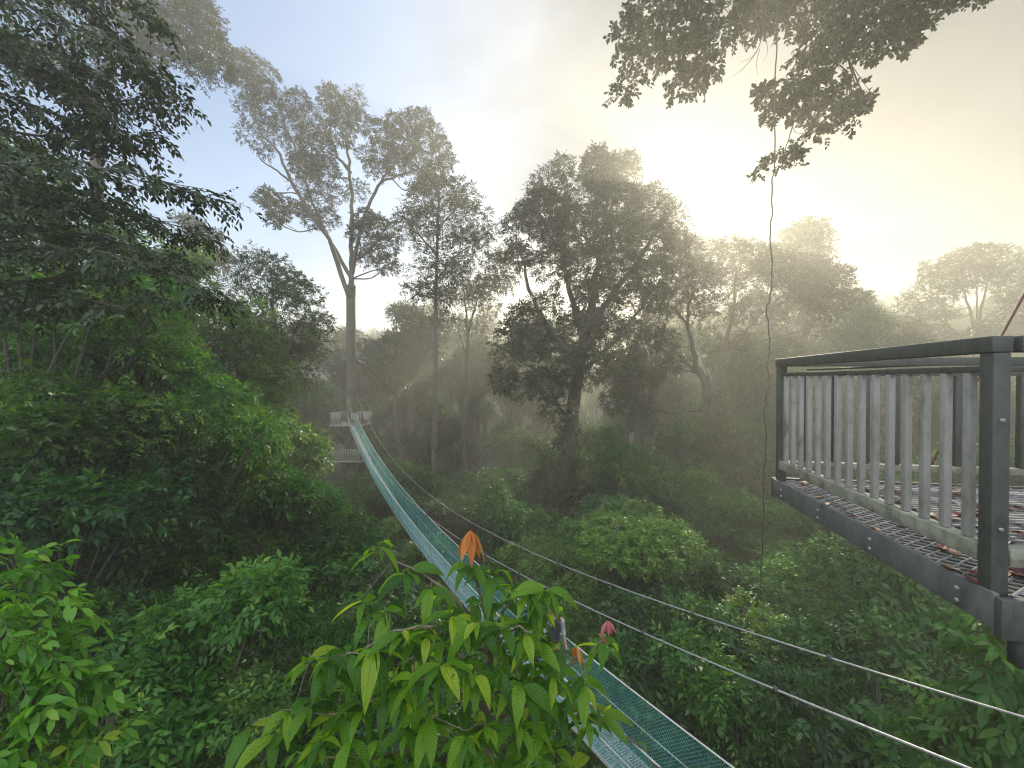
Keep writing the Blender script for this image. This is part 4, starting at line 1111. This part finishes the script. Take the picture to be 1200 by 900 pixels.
spec('broad_tree', 'broadest central tree with a dense tall crown in front of the sun haze', 38,
     [(664, 590), (668, 520), (674, 460), (682, 410), (690, 370)],
     [([(680, 430, 0), (640, 380, -1), (618, 330, -2), (608, 285, -2)], .32, .06), ([(684, 405, 0), (668, 340, 1), (655, 270, 1), (650, 230, 1)], .34, .07), ([(690, 370, 0), (700, 310, 0), (710, 250, 0), (715, 210, 0)], .4, .07),
      ([(688, 385, 0), (730, 330, -1), (765, 280, -2), (785, 265, -2)], .32, .06), ([(678, 440, 0), (720, 400, 2), (760, 350, 3), (790, 310, 3)], .26, .05), ([(676, 455, 0), (640, 440, -2), (605, 420, -3)], .2, .05), ([(670, 500, 0), (650, 470, 2), (620, 450, 3)], .16, .04)],
     cc + [(668, 505, 13), (662, 525, 14), (668, 548, 15), (658, 570, 17), (672, 585, 20), (650, 590, 18)], .85, .4, jd=3.5, drop=.14, rs=1.0, bark=BARK_DARK, seed=43, leafL=.3, dens=8, mat=LEAF_GREY, lo=.5)
cc = [(830, 300, 22), (855, 300, 20), (880, 302, 22), (905, 310, 22), (930, 318, 22), (955, 325, 20), (975, 330, 20), (995, 340, 16), (1005, 350, 12), (800, 320, 20), (820, 330, 24), (850, 330, 24), (885, 335, 24), (915, 345, 24), (945, 348, 20), (975, 355, 16), (790, 350, 20), (770, 370, 18), (810, 365, 22), (840, 365, 20), (870, 365, 18), (900, 375, 18), (930, 380, 18), (955, 385, 14),
      (760, 400, 20), (740, 420, 18), (780, 400, 18), (735, 450, 18), (760, 440, 16), (790, 425, 12), (920, 410, 16), (940, 425, 14), (900, 425, 12), (870, 400, 12), (720, 470, 16), (750, 475, 18)]
spec('spreading_tree', 'dark double trunked tree with flat layered branches left of the platform railing', 44,
     [(822, 600), (824, 540), (828, 490), (826, 440)],
     [([(826, 450, 0), (812, 410, -1), (805, 370, -1), (815, 330, -1)], .34, .06), ([(828, 470, 0), (846, 420, 1), (858, 370, 1), (862, 320, 1)], .36, .07), ([(846, 430, 1), (880, 380, 2), (920, 345, 3), (970, 335, 3)], .26, .05), ([(824, 445, 0), (790, 410, 2), (760, 390, 2), (745, 415, 2)], .22, .05),
      ([(850, 410, 1), (890, 400, -1), (930, 390, -2)], .16, .04), ([(828, 500, 0), (870, 470, 2), (915, 430, 3)], .16, .04), ([(806, 380, -1), (780, 355, -2), (765, 350, -2)], .15, .04)],
     cc + [(824, 520, 12), (828, 550, 14), (820, 575, 16), (836, 470, 10)], .8, .42, jd=3.5, drop=.12, rs=.94, bark=BARK_DARK, seed=44, leafL=.28, dens=8, mat=LEAF_GREY, lo=.5)
spec('narrow_tree', 'tall narrow tree rising behind the layered tree left of the platform', 56,
     [(938, 520), (940, 430), (942, 360), (943, 300)],
     [([(942, 370, 0), (925, 330, 0), (915, 300, 0)], .2, .05), ([(943, 340, 0), (958, 300, 1), (962, 280, 1)], .2, .05)],
     [(935, 275, 12), (950, 272, 12), (920, 282, 11), (962, 285, 12), (945, 292, 14), (925, 300, 13), (965, 300, 10), (950, 312, 14), (968, 320, 12), (935, 320, 14), (955, 335, 14), (970, 340, 10), (940, 345, 12), (915, 292, 8)],
     .4, .18, seed=45, leafL=.32, dens=5, mat=LEAF_GREY, lo=.35)
cc = [(1150, 300, 14), (1125, 305, 16), (1170, 305, 16), (1192, 315, 18), (1215, 320, 18), (1105, 318, 16), (1135, 322, 16), (1160, 325, 16), (1185, 338, 16), (1210, 345, 16), (1095, 332, 14), (1080, 345, 14), (1065, 355, 12), (1110, 342, 12), (1090, 362, 12), (1070, 372, 12), (1050, 378, 10), (1195, 360, 16), (1215, 375, 16), (1180, 372, 12), (1105, 372, 10), (1128, 340, 9), (1075, 388, 12), (1100, 392, 10), (1195, 388, 14)]
spec('umbrella_tree', 'misty umbrella crowned tree above the railing at the right edge', 58,
     [(1140, 480), (1141, 430), (1143, 395), (1144, 375)],
     [([(1143, 395, 0), (1135, 360, 0), (1120, 325, 0), (1108, 318, 0)], .2, .05), ([(1144, 385, 0), (1152, 350, 0), (1160, 315, 0)], .22, .05), ([(1144, 380, 0), (1175, 360, 1), (1205, 345, 1)], .18, .05), ([(1142, 410, 0), (1115, 385, -1), (1085, 365, -1)], .18, .04), ([(1144, 390, 0), (1144, 350, 1), (1140, 318, 1)], .16, .04)],
     cc, .45, .25, seed=46, jd=4, leafL=.34, dens=4.5, mat=LEAF_GREY, lo=.35, flat=1.6)
cc = [(165, 15, 26), (185, 40, 22), (205, 25, 26), (215, 55, 22), (235, 40, 22), (248, 65, 20), (255, 85, 14), (245, 25, 18), (230, 5, 22), (200, -10, 26), (160, -20, 30), (170, 60, 18), (190, 75, 14), (235, 85, 12), (150, 45, 18), (120, 0, 30), (90, 30, 26), (225, 75, 12), (256, 50, 12), (60, 80, 30), (100, 80, 20)]
spec('pale_tree', 'tall pale limbed tree whose hazy crown shows behind the dark branches at upper left', 26,
     [(118, 400), (116, 260), (115, 150), (112, 125)],
     [([(114, 135, 0), (125, 90, 0), (160, 55, 0), (200, 50, 0), (240, 62, 0)], .24, .04), ([(113, 130, 0), (100, 100, 0), (80, 80, 0)], .2, .05), ([(160, 55, 0), (190, 25, 1), (220, 10, 1)], .1, .03)],
     cc, .4, .28, seed=47, jd=2, leafL=.17, dens=12, Lt=.35, mat=LEAF_GREY, bark=BARK_PALE, lo=.35)
cc = [(285, 315, 16), (300, 305, 16), (320, 312, 14), (275, 335, 14), (310, 335, 20), (335, 330, 18), (350, 345, 20), (295, 355, 18), (330, 360, 24), (360, 365, 20), (375, 380, 14), (345, 390, 22), (315, 390, 20), (370, 400, 16), (330, 415, 20), (300, 420, 16), (355, 420, 18), (340, 445, 18), (315, 450, 14), (362, 445, 12)]
spec('mixed_crown_tree', 'brownish crowned tree left of the emergent trunk above the green slope', 25,
     [(334, 560), (333, 500), (331, 440), (325, 390), (318, 350)],
     [([(330, 430, 0), (345, 390, 0), (360, 365, 0)], .1, .03), ([(325, 400, 0), (305, 360, 0), (290, 325, 0)], .1, .03), ([(320, 360, 0), (320, 330, 0), (318, 312, 0)], .08, .02)],
     cc, .24, .1, seed=48, jd=1.6, leafL=.15, dens=14, Lt=.32, mat=LEAF_BRONZE, bark=BARK_PALE, lo=.35)

# ------------------------------------------------------------------ forest on the slopes: (kind, px, py, distance, radius, label)
FT = [
    ('a', 40, 440, 13, 3.4, 'large leafy crown at the left edge under the dark overhanging branches'),
    ('c', 165, 425, 16, 3.3, 'mid green crown directly below the tip of the dark overhanging branches'),
    ('a', 225, 540, 13.5, 2.7, 'bright sunlit bulging crown halfway down the left slope'),
    ('b', 90, 560, 13, 2.8, 'shaded dark crown at the left under the bulging sunlit one'),
    ('d', 285, 440, 21, 3.4, 'tall green column of foliage left of the brownish crowned tree'),
    ('a', 310, 570, 18, 2.7, 'dull green crown on the slope below the brownish crowned tree'),
    ('c', 330, 550, 23, 2.3, 'yellow green crown just left of the platforms on the emergent trunk'),
    ('a', 235, 765, 9.5, 1.75, 'rounded bright green crown in the lower left with many small leaves'),
    ('b', 340, 660, 19, 2.8, 'dark crown with thin pale stems left of the footbridge'),
    ('b', 130, 880, 8.5, 1.5, 'dark leafy crown at the bottom edge beside the yellow green tree top'),
    ('b', 30, 620, 16, 3.4, 'deep shaded crown low at the left edge'),
    ('b', 400, 690, 22, 2.7, 'shaded crown under the middle of the footbridge'),
    ('b', 10, 300, 17, 4.2, 'tall dark crown behind the overhanging branches at the left edge'),
    ('d', 200, 370, 24, 3.6, 'hazy green crown rising behind the tip of the overhanging branches'),
    ('a', 255, 880, 8.5, 1.35, 'leafy crown at the bottom edge left of the nearest slender tree'),
    ('b', 300, 780, 12, 1.8, 'dark crown between the rounded bright crown and the nearest slender tree'),
    ('d', 395, 800, 15, 2.2, 'narrow dark crown behind the left branches of the nearest slender tree'),
    ('f', 715, 655, 22, 4.3, 'large dome shaped dense crown right of the footbridge below the broad central tree'),
    ('d', 830, 715, 19, 1.3, 'slim leaf covered column standing right of the dome shaped crown'),
    ('b', 790, 790, 14, 2.1, 'dark bushy crown crossed by the lower bridge cable'),
    ('a', 860, 830, 12, 1.9, 'leafy crown under the bridge cables at the bottom right of centre'),
    ('f', 915, 690, 20, 3.0, 'rounded crown below the far corner of the steel platform'),
    ('a', 1000, 715, 16.5, 2.7, 'bright rounded crown under the middle of the platform edge beam'),
    ('b', 1075, 735, 14.5, 2.5, 'dark rounded crown under the near half of the platform'),
    ('d', 955, 860, 11, 1.7, 'bushy crown at the bottom edge between the two bridge cables'),
    ('b', 1040, 850, 10, 1.8, 'dark leafy crown below the upper bridge cable at the right'),
    ('f', 870, 625, 30, 3.6, 'hazy rounded crown left of the lower end of the hanging vine'),
    ('b', 985, 640, 28, 3.6, 'dim crown partly behind the far corner post of the platform'),
    ('b', 600, 610, 33, 3.4, 'dim green crown behind the middle of the footbridge'),
    ('b', 540, 600, 39, 3.6, 'hazy green crown at the foot of the slim straight tree'),
    ('b', 470, 590, 46, 4.0, 'misty crown right of the platforms on the emergent trunk'),
    ('b', 445, 660, 30, 3.4, 'dark crown under the upper part of the footbridge'),
    ('b', 640, 540, 44, 4.0, 'misty crown left of the broad central trunk'),
    ('b', 735, 560, 36, 3.6, 'misty green crown right of the broad central trunk'),
    ('b', 775, 540, 40, 3.8, 'hazy crown between the broad tree and the double trunked tree'),
    ('b', 850, 550, 40, 3.8, 'hazy crown at the foot of the double trunked tree'),
    ('b', 905, 520, 46, 4.4, 'hazy green crown behind the hanging vine left of the railing'),
    ('g', 480, 405, 60, 5.2, 'misty rounded crown between the emergent trunk and the slim straight tree'),
    ('g', 440, 440, 75, 6.0, 'faint misty crown right beside the emergent trunk'),
    ('g', 560, 440, 66, 5.0, 'faint misty crown behind the forked tree'),
    ('h', 1030, 395, 70, 6.5, 'faint misty flat crown behind the platform top rail'),
    ('h', 990, 420, 62, 6.0, 'misty flat crown directly above the far end of the railing'),
    ('g', 225, 300, 42, 3.2, 'pale hazy crown behind the tips of the overhanging branches'),
    ('g', 400, 420, 70, 5.5, 'faint crown showing left of the emergent trunk'),
    ('d', 140, 640, 18, 2.6, 'dark hollow crown in the shade at lower left'),
    ('b', 500, 700, 24, 2.6, 'dark crown behind the top of the nearest slender tree'),
    ('b', 85, 600, 11.8, 1.7, 'dark leafy crown hiding the stems at the far side of the yellow green tree top'),
    ('b', 180, 600, 12.8, 1.8, 'dark leafy crown filling the shade under the large sunlit crowns'),
    ('a', 262, 600, 15, 1.9, 'leafy crown in the shade beside the bulging sunlit one'),
    ('b', 130, 700, 11, 1.6, 'deep green crown in the dark hollow above the bottom edge'),
    ('b', 310, 630, 17, 2.0, 'dull crown with hidden stem under the tall column of foliage'),
    ('b', 50, 640, 10.5, 2.0, 'dark low crown at the left edge behind the yellow green tree top'),
    ('b', 165, 665, 12.5, 2.0, 'dark crown in the black hollow of the left slope'),
    ('a', 215, 630, 14.5, 2.1, 'shaded crown under the bulging sunlit one'),
    ('d', 290, 690, 15, 2.0, 'column of dark foliage above the rounded bright crown'),
    ('a', 335, 600, 20, 2.2, 'small leafed green crown under the brownish crowned tree'),
    ('c', 130, 480, 13.5, 1.9, 'sunlit crown at the left with pale leaf tips'),
    ('a', 70, 505, 11.5, 1.7, 'leafy crown in front of the large crown at the left edge'),
    ('f', 400, 620, 27, 2.8, 'fine leaved crown left of the upper footbridge'),
    ('a', 270, 500, 17, 2.1, 'green crown between the bulging sunlit one and the brownish crowned tree'),
    ('d', 190, 470, 16, 2.0, 'upright green crown in the middle of the left slope'),
    ('b', 600, 720, 24, 2.6, 'dark crown behind the right side of the nearest slender tree'),
]
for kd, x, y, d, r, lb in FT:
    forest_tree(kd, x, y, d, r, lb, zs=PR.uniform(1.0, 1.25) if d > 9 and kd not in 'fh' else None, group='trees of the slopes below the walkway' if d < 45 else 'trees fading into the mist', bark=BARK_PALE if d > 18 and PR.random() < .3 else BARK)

# under-storey trees in the shade between the big crowns
und = []
tries = 0
while len(und) < 95 and tries < 4000:
    tries += 1
    y = PR.uniform(7, 44); x = PR.uniform(-1.3, 1.3) * (y + 2)
    if abs(x + 15.7) < 2 and abs(y - 40) < 3: continue
    if all((x - a) ** 2 + (y - b) ** 2 > 10 for a, b in und):
        und.append((x, y))
        h = PR.uniform(6, 11)
        tb = -(x * DIR[1] - y * DIR[0])
        z = float(ground_h(x, y)) + h
        forest_tree(PR.choice('bbdab'), 0, 0, 0, PR.uniform(2.0, 3.0), 'low shaded under-storey tree filling the dark gaps below the bigger crowns', 'under-storey trees in the shade', name='understorey_tree', pos=(x, y, z))
mid = []
tries = 0
while len(mid) < 150 and tries < 8000:
    tries += 1
    y = PR.uniform(36, 118); x = PR.uniform(-1.1, 1.35) * y
    if math.hypot(x + 15.75, y - 40.6) < 3.5 or (y < 44 and abs(x + 17.5) < 5): continue
    if all((x - a) ** 2 + (y - b) ** 2 > 22 for a, b in mid):
        mid.append((x, y))
        z = float(ground_h(x, y)) + PR.uniform(7, 14)
        forest_tree(PR.choice('gbbg'), 0, 0, 0, PR.uniform(3.0, 4.6), 'mid height tree in the hazy belt of foliage across the valley', 'mid height trees across the valley', name='valley_tree', pos=(x, y, z), zs=PR.uniform(1.0, 1.5))
# forest standing back in the mist
far = []
tries = 0
while len(far) < 120 and tries < 6000:
    tries += 1
    y = PR.uniform(48, 135); x = PR.uniform(-1.45, 1.45) * y
    if all((x - a) ** 2 + (y - b) ** 2 > 42 for a, b in far):
        far.append((x, y))
        h = PR.uniform(15, 25)
        z = float(ground_h(x, y)) + h
        r = PR.uniform(4.0, 6.2)
        forest_tree(PR.choice('gggbbh'), 0, 0, 0, r, 'distant misty tree in the forest standing behind the valley', 'distant misty trees behind the valley', name='distant_tree', pos=(x, y, z - 2), zs=PR.uniform(1.1, 1.7))
# the far wood reads as one mass
rng = np.random.default_rng(91); cen = []; rad = []
for k in range(330):
    y = rng.uniform(135, 300); x = rng.uniform(-1.3, 1.3) * y
    if abs(x) > 240: continue
    r = rng.uniform(4.5, 7.5); cen.append((x, y, float(ground_h(x, y)) + rng.uniform(12, 19))); rad.append((r, r, r * 1.3))
V, F, t_, _ = foliage(rng, cen, rad, .55, 7, 1.6, .95, .6)
dfo = mobj('distant_forest', V, F, LEAF_GREY, rnd=t_); dfo['kind'] = 'stuff'; dfo['label'] = 'far wood fading into the white mist'; dfo['category'] = 'forest'
